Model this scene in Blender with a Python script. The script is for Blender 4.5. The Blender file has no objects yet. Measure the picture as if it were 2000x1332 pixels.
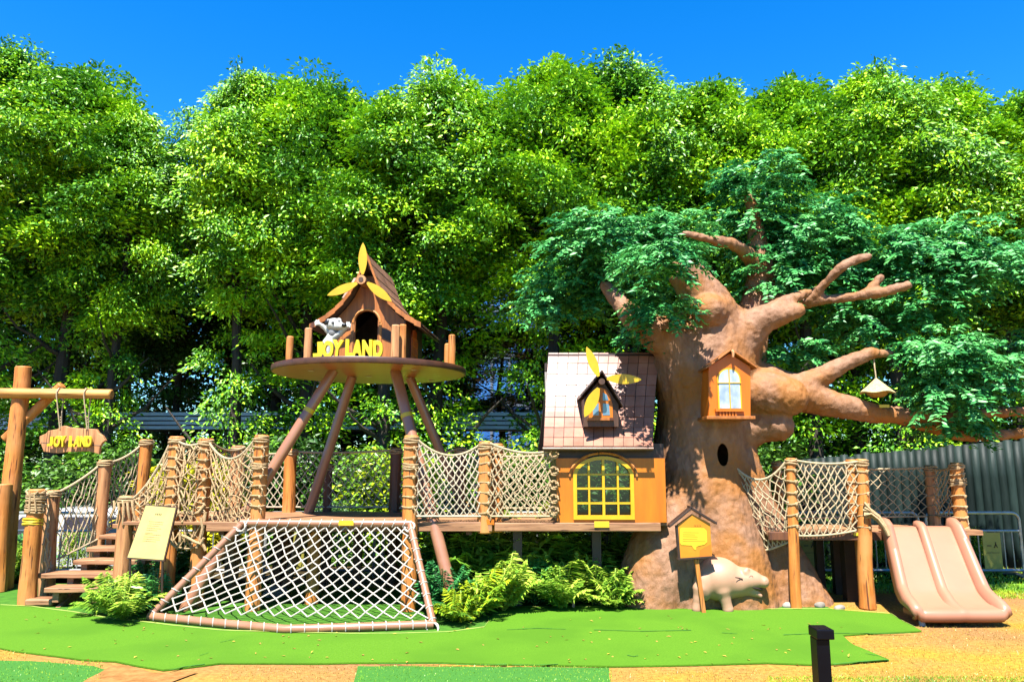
import bpy, math, random
import numpy as np
from mathutils import Vector, Matrix, noise

random.seed(7)
rng = np.random.default_rng(7)
R = math.radians
scene = bpy.context.scene
col = scene.collection

# ------------------------------------------------------------------ camera model
F = 1444.0
PITCH = R(9.0)
CH = 1.6
cP, sP = math.cos(PITCH), math.sin(PITCH)


def W(px, py, Y):
    u = (666 - py) / F
    dy = cP - u * sP
    dz = sP + u * cP
    return Vector(((px - 1000) / F / dy * Y, Y, CH + dz / dy * Y))


def G(px, py, z=0.0):
    u = (666 - py) / F
    dy = cP - u * sP
    dz = sP + u * cP
    t = (z - CH) / dz
    return Vector(((px - 1000) / F * t, dy * t, z))


def S(py, Y):
    u = (666 - py) / F
    return Y / F / (cP - u * sP)


def V(*a):
    return Vector(a)


# ------------------------------------------------------------------ materials
def new_mat(name):
    m = bpy.data.materials.new(name)
    m.use_nodes = True
    nt = m.node_tree
    b = nt.nodes['Principled BSDF']
    return m, nt, b


KB = .52


def mk(name, c1, c2, scale=(4, 4, 4), rough=0.6, bump=0.2, detail=6, lo=0.35, hi=0.65, spec=0.4, c3=None,
       c3scale=1.5, island=0.0, dist=0.02, metal=0.0, coat=0.0, streak=None):
    c1, c2 = [c * KB for c in c1], [c * KB for c in c2]
    c3 = [c * KB for c in c3] if c3 else None
    m, nt, b = new_mat(name)
    N, L = nt.nodes, nt.links
    tc = N.new('ShaderNodeTexCoord')
    mp = N.new('ShaderNodeMapping')
    mp.inputs['Scale'].default_value = scale
    L.new(tc.outputs['Object'], mp.inputs['Vector'])
    nz = N.new('ShaderNodeTexNoise')
    nz.inputs['Scale'].default_value = 1.0
    nz.inputs['Detail'].default_value = detail
    nz.inputs['Roughness'].default_value = 0.62
    L.new(mp.outputs['Vector'], nz.inputs['Vector'])
    rp = N.new('ShaderNodeValToRGB')
    rp.color_ramp.elements[0].position = lo
    rp.color_ramp.elements[1].position = hi
    rp.color_ramp.elements[0].color = (*c1, 1)
    rp.color_ramp.elements[1].color = (*c2, 1)
    L.new(nz.outputs['Fac'], rp.inputs['Fac'])
    out = rp.outputs['Color']
    if c3 is not None:
        n2 = N.new('ShaderNodeTexNoise')
        n2.inputs['Scale'].default_value = c3scale
        n2.inputs['Detail'].default_value = 5
        L.new(tc.outputs['Object'], n2.inputs['Vector'])
        r2 = N.new('ShaderNodeValToRGB')
        r2.color_ramp.elements[0].position = 0.45
        r2.color_ramp.elements[1].position = 0.62
        L.new(n2.outputs['Fac'], r2.inputs['Fac'])
        mx = N.new('ShaderNodeMix')
        mx.data_type = 'RGBA'
        L.new(r2.outputs['Color'], mx.inputs['Factor'])
        L.new(out, mx.inputs['A'])
        mx.inputs['B'].default_value = (*c3, 1)
        out = mx.outputs['Result']
    if streak:
        m2 = N.new('ShaderNodeMapping')
        m2.inputs['Scale'].default_value = streak
        L.new(tc.outputs['Object'], m2.inputs['Vector'])
        n3 = N.new('ShaderNodeTexNoise')
        n3.inputs['Scale'].default_value = 1.0
        n3.inputs['Detail'].default_value = 4
        L.new(m2.outputs['Vector'], n3.inputs['Vector'])
        r3 = N.new('ShaderNodeValToRGB')
        r3.color_ramp.elements[0].position, r3.color_ramp.elements[0].color = .34, (.22, .17, .14, 1)
        r3.color_ramp.elements[1].position, r3.color_ramp.elements[1].color = .40, (1, 1, 1, 1)
        L.new(n3.outputs['Fac'], r3.inputs['Fac'])
        m3 = N.new('ShaderNodeMix')
        m3.data_type = 'RGBA'
        m3.blend_type = 'MULTIPLY'
        m3.inputs['Factor'].default_value = 1
        L.new(out, m3.inputs['A'])
        L.new(r3.outputs['Color'], m3.inputs['B'])
        out = m3.outputs['Result']
    if island:
        g = N.new('ShaderNodeNewGeometry')
        hs = N.new('ShaderNodeHueSaturation')
        mr = N.new('ShaderNodeMapRange')
        mr.inputs['To Min'].default_value = 1 - island
        mr.inputs['To Max'].default_value = 1 + island
        L.new(g.outputs['Random Per Island'], mr.inputs['Value'])
        L.new(mr.outputs['Result'], hs.inputs['Value'])
        L.new(out, hs.inputs['Color'])
        out = hs.outputs['Color']
    L.new(out, b.inputs['Base Color'])
    b.inputs['Roughness'].default_value = rough
    b.inputs['Specular IOR Level'].default_value = spec
    b.inputs['Metallic'].default_value = metal
    b.inputs['Coat Weight'].default_value = coat
    b.inputs['Coat Roughness'].default_value = 0.25
    if bump:
        bp = N.new('ShaderNodeBump')
        bp.inputs['Strength'].default_value = bump
        bp.inputs['Distance'].default_value = dist
        L.new(nz.outputs['Fac'], bp.inputs['Height'])
        L.new(bp.outputs['Normal'], b.inputs['Normal'])
    return m


def leafmat(name, dark, mid, light, nscale=0.7, trans=0.25, rough=0.42, spec=0.5):
    m, nt, b = new_mat(name)
    N, L = nt.nodes, nt.links
    tc = N.new('ShaderNodeTexCoord')
    oi = N.new('ShaderNodeObjectInfo')
    ad = N.new('ShaderNodeVectorMath')
    ad.operation = 'ADD'
    cb = N.new('ShaderNodeCombineXYZ')
    ml = N.new('ShaderNodeMath')
    ml.operation = 'MULTIPLY'
    ml.inputs[1].default_value = 37.0
    L.new(oi.outputs['Random'], ml.inputs[0])
    L.new(ml.outputs[0], cb.inputs[0])
    L.new(tc.outputs['Object'], ad.inputs[0])
    L.new(cb.outputs[0], ad.inputs[1])
    nz = N.new('ShaderNodeTexNoise')
    nz.inputs['Scale'].default_value = nscale
    nz.inputs['Detail'].default_value = 3
    L.new(ad.outputs[0], nz.inputs['Vector'])
    g = N.new('ShaderNodeNewGeometry')
    m1 = N.new('ShaderNodeMath')
    m1.operation = 'MULTIPLY_ADD'
    m1.inputs[1].default_value = 0.30
    L.new(g.outputs['Random Per Island'], m1.inputs[0])
    sb = N.new('ShaderNodeMath')
    sb.operation = 'SUBTRACT'
    sb.inputs[1].default_value = 0.15
    L.new(nz.outputs['Fac'], sb.inputs[0])
    L.new(sb.outputs[0], m1.inputs[2])
    rp = N.new('ShaderNodeValToRGB')
    e = rp.color_ramp.elements
    e[0].position = 0.36
    e[0].color = (*dark, 1)
    e[1].position = 0.66
    e[1].color = (*light, 1)
    k = e.new(0.5)
    k.color = (*mid, 1)
    L.new(m1.outputs[0], rp.inputs['Fac'])
    L.new(rp.outputs['Color'], b.inputs['Base Color'])
    b.inputs['Roughness'].default_value = rough
    b.inputs['Specular IOR Level'].default_value = spec
    tr = N.new('ShaderNodeBsdfTranslucent')
    L.new(rp.outputs['Color'], tr.inputs['Color'])
    mx = N.new('ShaderNodeMixShader')
    mx.inputs[0].default_value = trans
    L.new(b.outputs[0], mx.inputs[1])
    L.new(tr.outputs[0], mx.inputs[2])
    L.new(mx.outputs[0], nt.nodes['Material Output'].inputs['Surface'])
    return m


def glassmat(name, tint, gl=0.3):
    m, nt, b = new_mat(name)
    N, L = nt.nodes, nt.links
    t = N.new('ShaderNodeBsdfTransparent')
    t.inputs[0].default_value = (*tint, 1)
    g = N.new('ShaderNodeBsdfGlossy')
    g.inputs['Roughness'].default_value = 0.03
    mx = N.new('ShaderNodeMixShader')
    mx.inputs[0].default_value = gl
    L.new(t.outputs[0], mx.inputs[1])
    L.new(g.outputs[0], mx.inputs[2])
    L.new(mx.outputs[0], N['Material Output'].inputs['Surface'])
    return m


M = {}
M['log'] = mk('log_wood', (.46, .135, .016), (.88, .32, .052), (22, 22, 1.6), .62, .5, c3=(.76, .30, .075), c3scale=3, dist=.012, streak=(38, 38, 2.4))
M['logpale'] = mk('log_wood_pale', (.44, .18, .065), (.80, .38, .15), (22, 22, 1.6), .62, .5, dist=.012, streak=(34, 34, 2.2))
M['logx'] = mk('log_wood_beam', (.46, .18, .04), (.84, .42, .10), (1.6, 22, 22), .6, .5, dist=.012, streak=(2.4, 38, 38))
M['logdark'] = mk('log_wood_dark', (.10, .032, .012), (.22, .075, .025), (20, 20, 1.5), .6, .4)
M['plank'] = mk('plank_wood', (.30, .13, .055), (.56, .28, .13), (2, 14, 30), .6, .35, dist=.01, island=.12, streak=(3, 40, 40))
M['hutwood'] = mk('hut_boards', (.36, .11, .016), (.60, .20, .035), (26, 26, 2.0), .5, .35, dist=.008, streak=(9, 9, .25))
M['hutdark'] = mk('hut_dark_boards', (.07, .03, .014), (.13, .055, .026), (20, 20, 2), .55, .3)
M['shingle'] = mk('roof_shingles', (.26, .11, .06), (.42, .20, .12), (9, 9, 9), .5, .3, island=.2)
M['disc'] = mk('platform_wood', (.52, .13, .015), (.66, .20, .03), (2, 16, 16), .35, .1, coat=.3)
M['discrim'] = mk('platform_rim', (.07, .026, .012), (.12, .045, .02), (8, 8, 8), .45, .1)
M['tubepole'] = mk('brown_steel_tube', (.40, .175, .09), (.47, .22, .12), (5, 5, 5), .30, .04, spec=.6)
M['bark'] = mk('sculpted_bark', (.23, .098, .034), (.46, .24, .135), (11, 11, 6), .72, .7, detail=10, lo=.26, hi=.72, c3=(.40, .15, .024),
               c3scale=1.9, dist=.04)
M['rope'] = mk('jute_rope', (.42, .25, .10), (.66, .46, .24), (60, 60, 60), .8, .5, dist=.004)
M['ropewhite'] = mk('pale_rope', (.52, .45, .36), (.74, .67, .57), (60, 60, 60), .75, .5, dist=.004)
M['ropepale'] = mk('weathered_rope', (.46, .36, .23), (.68, .58, .42), (60, 60, 60), .75, .5, dist=.004)
M['ropetan'] = mk('tan_rope', (.46, .33, .17), (.66, .52, .32), (60, 60, 60), .8, .5, dist=.004)
M['orange'] = mk('orange_panel', (.62, .165, .002), (.76, .225, .003), (10, 10, 1.4), .5, .15, dist=.006)
M['boxorange'] = mk('orange_box_wood', (.74, .165, .002), (.86, .21, .004), (10, 10, 1.4), .45, .15, dist=.006)
M['yellow'] = mk('yellow_paint', (.74, .44, .010), (.82, .52, .02), (6, 6, 6), .35, .05)
M['letter'] = mk('letter_yellow', (.78, .58, .012), (.84, .64, .02), (6, 6, 6), .35, .05)
M['blade'] = mk('blade_yellow', (.72, .42, .008), (.82, .52, .015), (5, 5, 5), .4, .08)
M['signyellow'] = mk('sign_yellow', (.62, .50, .14), (.68, .55, .17), (6, 6, 6), .45, .05)
M['signorange'] = mk('sign_orange', (.72, .27, .012), (.78, .32, .016), (6, 6, 6), .45, .05)
M['bubble'] = mk('sign_bubble', (.82, .58, .02), (.86, .62, .03), (6, 6, 6), .45, .05)
M['ink'] = mk('sign_ink', (.05, .035, .01), (.07, .05, .015), (9, 9, 9), .6, 0)
M['inkorange'] = mk('sign_deep_orange', (.70, .20, .008), (.72, .21, .01), (9, 9, 9), .6, 0)
M['tile'] = mk('pink_roof_tile', (.40, .165, .105), (.50, .235, .155), (5, 5, 5), .34, .1, spec=.6, island=.22)
M['grout'] = mk('dark_grout', (.05, .03, .03), (.08, .05, .045), (9, 9, 9), .8, 0)
M['darkbrown'] = mk('dark_brown_paint', (.035, .018, .012), (.06, .03, .02), (9, 9, 9), .5, .1)
M['cream'] = mk('cream_paint', (.56, .30, .175), (.62, .35, .21), (4, 4, 4), .5, .06)
M['white'] = mk('white_statue', (.55, .55, .50), (.72, .72, .66), (9, 9, 9), .5, .1)
M['grey'] = mk('grey_statue', (.20, .20, .20), (.28, .28, .28), (9, 9, 9), .55, .1)
M['black'] = mk('black_paint', (.008, .008, .01), (.014, .014, .016), (5, 5, 5), .4, .03)
M['bollard'] = mk('bollard_metal', (.002, .002, .005), (.003, .004, .008), (6, 6, 6), .4, .03, spec=.12)
M['slide'] = mk('slide_plastic', (.50, .215, .125), (.55, .245, .145), (1.5, 1.5, 1.5), .38, .03, spec=.4, coat=.05)
M['slideunder'] = mk('slide_underside', (.42, .14, .05), (.46, .16, .06), (3, 3, 3), .5, .03)
M['stud'] = mk('slide_studs', (.62, .42, .30), (.68, .48, .34), (3, 3, 3), .4, .03)
M['steel'] = mk('galvanised_steel', (.42, .43, .42), (.58, .59, .57), (8, 8, 8), .38, .05, metal=.5)
M['barpanel'] = mk('barrier_panel', (.36, .33, .05), (.42, .38, .07), (5, 5, 5), .45, .04)
M['palisade'] = mk('palisade_steel', (.008, .018, .015), (.022, .040, .034), (9, 9, 1.6), .55, .5, spec=.16, island=.35)
M['concrete'] = mk('pale_concrete', (.36, .36, .35), (.48, .48, .47), (3, 3, 3), .7, .2)
M['canopy'] = mk('pale_metal_canopy', (.75, .95, 1.1), (1.0, 1.2, 1.35), (1, 6, 30), .45, .1)
M['canopydark'] = mk('dark_metal_gap', (.03, .04, .05), (.05, .06, .07), (3, 3, 3), .5, 0)
M['bluewall'] = mk('blue_glazing', (.03, .12, .42), (.06, .22, .55), (.4, .4, .6), .15, 0, spec=.8)
M['mullion'] = mk('building_mullion', (.10, .14, .20), (.14, .18, .24), (3, 3, 3), .5, 0)
M['carpaint'] = mk('white_car_paint', (.70, .70, .70), (.76, .76, .76), (3, 3, 3), .25, 0, coat=.6)
M['carglass'] = mk('car_glass', (.012, .025, .06), (.02, .04, .09), (3, 3, 3), .08, 0, spec=.9)
M['tyre'] = mk('tyre_rubber', (.015, .015, .015), (.025, .025, .025), (9, 9, 9), .8, .1)
M['straw'] = mk('straw_thatch', (.52, .40, .16), (.74, .60, .30), (40, 40, 6), .75, .6, dist=.01)
M['strawdark'] = mk('straw_bowl', (.45, .22, .04), (.62, .34, .08), (40, 40, 6), .75, .6, dist=.01)
M['glass'] = glassmat('window_glass', (.20, .26, .24), .06)
M['mirror'] = mk('pale_reflective_pane', (.30, .36, .44), (.62, .66, .70), (9, 9, 5), .08, 0, spec=1.0)
M['bluepane'] = mk('blue_grey_pane', (.10, .20, .30), (.22, .34, .42), (9, 9, 9), .12, 0, spec=.8)
M['redpane'] = mk('red_lattice_pane', (.32, .05, .02), (.42, .08, .03), (9, 9, 9), .3, 0)
M['bulb'] = mk('downlight_lens', (.75, .62, .45), (.8, .68, .5), (9, 9, 9), .3, 0)
M['treebark'] = mk('dark_tree_bark', (.030, .022, .015), (.075, .055, .038), (9, 9, 2), .85, .6)
M['turf'] = mk('artificial_turf', (.080, .215, .010), (.130, .305, .017), (75, 75, 75), .9, .5, dist=.008, spec=.1, lo=.25, hi=.75, c3=(.088, .228, .012), c3scale=1.1, streak=None)
M['turfold'] = mk('worn_turf', (.050, .16, .018), (.085, .24, .022), (9, 9, 9), .9, .3, spec=.1)
M['turfdarkshade'] = mk('dark_turf_and_shade', (.055, .20, .030), (.068, .235, .034), (60, 60, 60), .9, .3, spec=.1)  # dark turf tone, also used for the shade painted at lower left
M['seam'] = mk('turf_seam', (.33, .42, .08), (.42, .50, .12), (9, 9, 9), .8, 0, spec=.1)
M['soil'] = mk('reddish_soil', (.30, .13, .035), (.46, .24, .075), (11, 11, 11), .9, .6, spec=.1)
M['rock'] = mk('grey_rock', (.22, .19, .15), (.42, .38, .32), (7, 7, 7), .8, .6)
M['leaf'] = leafmat('tree_leaves', (.040, .145, .010), (.135, .345, .010), (.34, .56, .008), .75, .14, rough=.45, spec=.4)
M['leafshade'] = leafmat('shaded_back_leaves', (.018, .055, .008), (.035, .10, .010), (.07, .16, .012), .8, .12)  # darkened leaf tones stand in for shade on back trees, shrubs and hedges
M['fakeleaf'] = leafmat('blue_green_leaves', (.016, .125, .028), (.042, .235, .050), (.125, .40, .105), 1.6, .15, rough=.42, spec=.3)
M['fern'] = leafmat('fern_leaves', (.10, .23, .018), (.22, .38, .028), (.40, .50, .06), 2.2, .25)
M['ferndark'] = leafmat('dark_fern_leaves', (.018, .12, .03), (.035, .20, .05), (.09, .30, .06), 2.2, .2)
M['shrub'] = leafmat('shrub_leaves', (.06, .16, .012), (.15, .29, .014), (.34, .40, .012), 1.3, .25)
M['yellowshrub'] = leafmat('yellow_shrub_leaves', (.30, .32, .010), (.48, .44, .012), (.62, .55, .015), 1.3, .25)
M['drygrass'] = leafmat('dry_grass_blades', (.22, .14, .03), (.36, .23, .04), (.34, .27, .03), 1.0, .2)
M['lawn'] = leafmat('lawn_blades', (.09, .22, .012), (.17, .35, .018), (.30, .36, .02), 1.5, .2)


def ground_mat():
    m, nt, b = new_mat('dry_ground')
    N, L = nt.nodes, nt.links
    tc = N.new('ShaderNodeTexCoord')
    n1 = N.new('ShaderNodeTexNoise')
    n1.inputs['Scale'].default_value = .75
    n1.inputs['Detail'].default_value = 6
    n2 = N.new('ShaderNodeTexNoise')
    n2.inputs['Scale'].default_value = 26
    n2.inputs['Detail'].default_value = 8
    L.new(tc.outputs['Object'], n1.inputs['Vector'])
    L.new(tc.outputs['Object'], n2.inputs['Vector'])
    r1 = N.new('ShaderNodeValToRGB')
    e = r1.color_ramp.elements
    e[0].position, e[0].color = .36, (.30, .16, .06, 1)
    e[1].position, e[1].color = .62, (.38, .235, .030, 1)
    k = e.new(.5)
    k.color = (.34, .195, .050, 1)
    r2 = N.new('ShaderNodeValToRGB')
    r2.color_ramp.elements[0].position, r2.color_ramp.elements[0].color = .3, (.50, .46, .42, 1)
    r2.color_ramp.elements[1].position, r2.color_ramp.elements[1].color = .7, (.82, .80, .75, 1)
    L.new(n1.outputs['Fac'], r1.inputs['Fac'])
    L.new(n2.outputs['Fac'], r2.inputs['Fac'])
    mx = N.new('ShaderNodeMix')
    mx.data_type = 'RGBA'
    mx.blend_type = 'MULTIPLY'
    mx.inputs['Factor'].default_value = 1
    L.new(r1.outputs['Color'], mx.inputs['A'])
    L.new(r2.outputs['Color'], mx.inputs['B'])
    L.new(mx.outputs['Result'], b.inputs['Base Color'])
    b.inputs['Roughness'].default_value = .95
    b.inputs['Specular IOR Level'].default_value = .1
    bp = N.new('ShaderNodeBump')
    bp.inputs['Strength'].default_value = .6
    bp.inputs['Distance'].default_value = .03
    L.new(n2.outputs['Fac'], bp.inputs['Height'])
    L.new(bp.outputs['Normal'], b.inputs['Normal'])
    return m


M['ground'] = ground_mat()
M['lawnbase'] = mk('lawn_base', (.17, .34, .02), (.28, .46, .03), (6, 6, 6), .95, .4, spec=.1)
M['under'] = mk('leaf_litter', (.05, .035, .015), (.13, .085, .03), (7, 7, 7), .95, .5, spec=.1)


# ------------------------------------------------------------------ mesh builder
def frame_from(d):
    d = d.normalized()
    a = Vector((0, 0, 1)) if abs(d.z) < .9 else Vector((1, 0, 0))
    x = d.cross(a).normalized()
    y = d.cross(x).normalized()
    return x, y


class MB:
    def __init__(s):
        s.v = []
        s.f = []

    def add(s, vs, fs):
        o = len(s.v)
        s.v += [tuple(p) for p in vs]
        s.f += [tuple(i + o for i in f) for f in fs]
        return s

    def tube(s, pts, rad, n=8, cap=True, rough=0.0, seed=0):
        pts = [Vector(p) for p in pts]
        if not isinstance(rad, (list, tuple)):
            rad = [rad] * len(pts)
        vs, fs = [], []
        x = y = None
        for i, p in enumerate(pts):
            if i == 0:
                d = pts[1] - p
            elif i == len(pts) - 1:
                d = p - pts[-2]
            else:
                d = (pts[i + 1] - p).normalized() + (p - pts[i - 1]).normalized()
            if d.length < 1e-9:
                d = Vector((0, 0, 1))
            d.normalize()
            if x is None:
                x, y = frame_from(d)
            else:
                x = (x - d * x.dot(d))
                if x.length < 1e-6:
                    x, y = frame_from(d)
                x.normalize()
                y = d.cross(x).normalized()
            for k in range(n):
                a = 2 * math.pi * k / n
                rr = rad[i]
                if rough:
                    rr *= 1 + rough * noise.noise(Vector((math.cos(a) * 1.3 + seed, math.sin(a) * 1.3, i * .33 + seed * 2.1)))
                vs.append(p + x * (math.cos(a) * rr) + y * (math.sin(a) * rr))
        for i in range(len(pts) - 1):
            for k in range(n):
                k2 = (k + 1) % n
                fs.append((i * n + k, i * n + k2, (i + 1) * n + k2, (i + 1) * n + k))
        if cap:
            fs.append(tuple(range(n - 1, -1, -1)))
            fs.append(tuple((len(pts) - 1) * n + k for k in range(n)))
        return s.add(vs, fs)

    def log(s, p0, p1, r0, r1=None, seed=0, n=14, seg=9, bev=.012, rough=.13):
        r1 = r0 if r1 is None else r1
        p0, p1 = Vector(p0), Vector(p1)
        L = (p1 - p0).length
        d = (p1 - p0) / L
        pts = [p0, p0 + d * bev]
        rad = [r0 - bev, r0]
        for i in range(1, seg):
            t = i / seg
            w = Vector((noise.noise(Vector((seed * 3.7, t * 2.2, 0))), noise.noise(Vector((seed * 1.3, t * 2.2, 9))), 0)) * r0 * .12
            pts.append(p0.lerp(p1, t) + w)
            rad.append(r0 + (r1 - r0) * t)
        pts += [p1 - d * bev, p1]
        rad += [r1, r1 - bev]
        return s.tube(pts, rad, n, True, rough, seed)

    def box(s, c, sz, rot=None):
        c = Vector(c)
        hx, hy, hz = sz[0] / 2, sz[1] / 2, sz[2] / 2
        vs = [Vector((x * hx, y * hy, z * hz)) for z in (-1, 1) for y in (-1, 1) for x in (-1, 1)]
        if rot is not None:
            vs = [rot @ q for q in vs]
        vs = [c + q for q in vs]
        return s.add(vs, [(0, 2, 3, 1), (4, 5, 7, 6), (0, 1, 5, 4), (2, 6, 7, 3), (0, 4, 6, 2), (1, 3, 7, 5)])

    def box2(s, a, b):
        a, b = Vector(a), Vector(b)
        return s.box((a + b) / 2, (abs(b.x - a.x), abs(b.y - a.y), abs(b.z - a.z)))

    def slab(s, q, off):
        """q: polygon of 3-D points, thickened by the vector off."""
        n = len(q)
        off = Vector(off)
        q = [Vector(p) for p in q]
        vs = q + [p + off for p in q]
        fs = [tuple(range(n)), tuple(range(2 * n - 1, n - 1, -1))]
        for i in range(n):
            j = (i + 1) % n
            fs.append((i, n + i, n + j, j))
        return s.add(vs, fs)

    def ball(s, c, r, sc=(1, 1, 1), nu=14, nv=9, rot=None):
        c = Vector(c)
        vs, fs = [], []
        for j in range(nv + 1):
            th = math.pi * j / nv
            for i in range(nu):
                a = 2 * math.pi * i / nu
                q = Vector((math.sin(th) * math.cos(a) * sc[0], math.sin(th) * math.sin(a) * sc[1], math.cos(th) * sc[2])) * r
                if rot is not None:
                    q = rot @ q
                vs.append(c + q)
        for j in range(nv):
            for i in range(nu):
                i2 = (i + 1) % nu
                fs.append((j * nu + i, (j + 1) * nu + i, (j + 1) * nu + i2, j * nu + i2))
        return s.add(vs, fs)

    def grid(s, P, closed=False):
        nr, nc = len(P), len(P[0])
        vs = [p for r in P for p in r]
        fs = []
        for j in range(nr - 1):
            for i in range(nc - (0 if closed else 1)):
                i2 = (i + 1) % nc
                fs.append((j * nc + i, j * nc + i2, (j + 1) * nc + i2, (j + 1) * nc + i))
        return s.add(vs, fs)

    def obj(s, name, mat, parent=None, smooth=True, bevel=0, solid=0, angle=35, weld=0):
        me = bpy.data.meshes.new(name)
        me.from_pydata(s.v, [], s.f)
        me.validate()
        me.update()
        o = bpy.data.objects.new(name, me)
        col.objects.link(o)
        if mat is not None:
            me.materials.append(M[mat] if isinstance(mat, str) else mat)
        if solid:
            md = o.modifiers.new('solid', 'SOLIDIFY')
            md.thickness = solid
            md.offset = -1
        if bevel:
            md = o.modifiers.new('bevel', 'BEVEL')
            md.width = bevel
            md.segments = 2
            md.limit_method = 'ANGLE'
        if smooth:
            me.shade_smooth()
            if angle:
                me.set_sharp_from_angle(angle=R(angle))
        if parent is not None:
            put(o, parent)
        return o


def put(o, parent):
    o.parent = parent
    w = Matrix.Translation(parent.location)
    o.matrix_parent_inverse = Matrix.Identity(4)
    pr = parent
    loc = Vector((0, 0, 0))
    while pr is not None:
        loc += pr.location if pr.type == 'EMPTY' else Vector((0, 0, 0))
        pr = pr.parent
    # meshes are written in world coordinates: undo the empties above them once
    if parent.type == 'EMPTY':
        o.matrix_parent_inverse = Matrix.Translation(-loc)


def thing(name, label, cat, loc=(0, 0, 0), group=None):
    o = bpy.data.objects.new(name, None)
    o.empty_display_size = .1
    col.objects.link(o)
    o.location = loc
    o['label'] = label
    o['category'] = cat
    if group:
        o['group'] = group
    return o


def tag(o, label, cat, group=None):
    o['label'] = label
    o['category'] = cat
    if group:
        o['group'] = group
    return o


def struct(o, kind='structure'):
    o['kind'] = kind
    return o


def copy_tree(o):
    c = o.copy()
    col.objects.link(c)
    for ch in o.children:
        d = ch.copy()
        col.objects.link(d)
        d.parent = c
        for g in ch.children:
            e = g.copy()
            col.objects.link(e)
            e.parent = d
    return c


def tris_mesh(name, co, tri, mat):
    """numpy -> mesh of triangles"""
    me = bpy.data.meshes.new(name)
    me.vertices.add(len(co))
    me.vertices.foreach_set('co', np.ascontiguousarray(co, dtype=np.float32).ravel())
    n = len(tri)
    me.loops.add(n * 3)
    me.loops.foreach_set('vertex_index', np.ascontiguousarray(tri, dtype=np.int32).ravel())
    me.polygons.add(n)
    me.polygons.foreach_set('loop_start', np.arange(0, n * 3, 3, dtype=np.int32))
    me.update(calc_edges=True)
    me.validate()
    me.materials.append(M[mat] if isinstance(mat, str) else mat)
    return me


def leaves(name, c, d, nrm, ln, wd, mat, fold=.25):
    """one folded leaf of two triangles per row; c base, d direction, nrm up"""
    d = d / np.maximum(np.linalg.norm(d, axis=1, keepdims=True), 1e-6)
    s = np.cross(d, nrm)
    s /= np.maximum(np.linalg.norm(s, axis=1, keepdims=True), 1e-6)
    up = np.cross(s, d)
    ln = ln[:, None]
    wd = wd[:, None]
    a = c
    b = c + d * ln
    l = c + d * ln * .45 + s * wd * .5 + up * wd * fold
    r = c + d * ln * .45 - s * wd * .5 + up * wd * fold
    n = len(c)
    co = np.stack([a, l, b, r], 1).reshape(-1, 3)
    i = np.arange(n)[:, None] * 4
    tri = np.concatenate([np.concatenate([i, i + 2, i + 1], 1), np.concatenate([i, i + 3, i + 2], 1)], 0)
    return tris_mesh(name, co, tri, mat)


def unit(n):
    v = rng.normal(size=(n, 3))
    return v / np.linalg.norm(v, axis=1, keepdims=True)


def mesh_obj(name, me, parent=None):
    o = bpy.data.objects.new(name, me)
    col.objects.link(o)
    if parent is not None:
        put(o, parent)
    return o


class Blob:
    """soft union of round cones and ellipsoids, skinned as one continuous surface"""

    def __init__(s):
        s.p = []

    def tube(s, pts, rad, n=0, cut=False):
        if not isinstance(rad, (list, tuple)):
            rad = [rad] * len(pts)
        for i in range(len(pts) - 1):
            s.p.append((2 if cut and i == len(pts) - 2 else 0, np.array(pts[i], float), np.array(pts[i + 1], float), float(rad[i]), float(rad[i + 1])))

    def ball(s, c, r, sc=(1, 1, 1), *a):
        s.p.append((1, np.array(c, float), r * np.array(sc, float), 0, 0))


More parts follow.
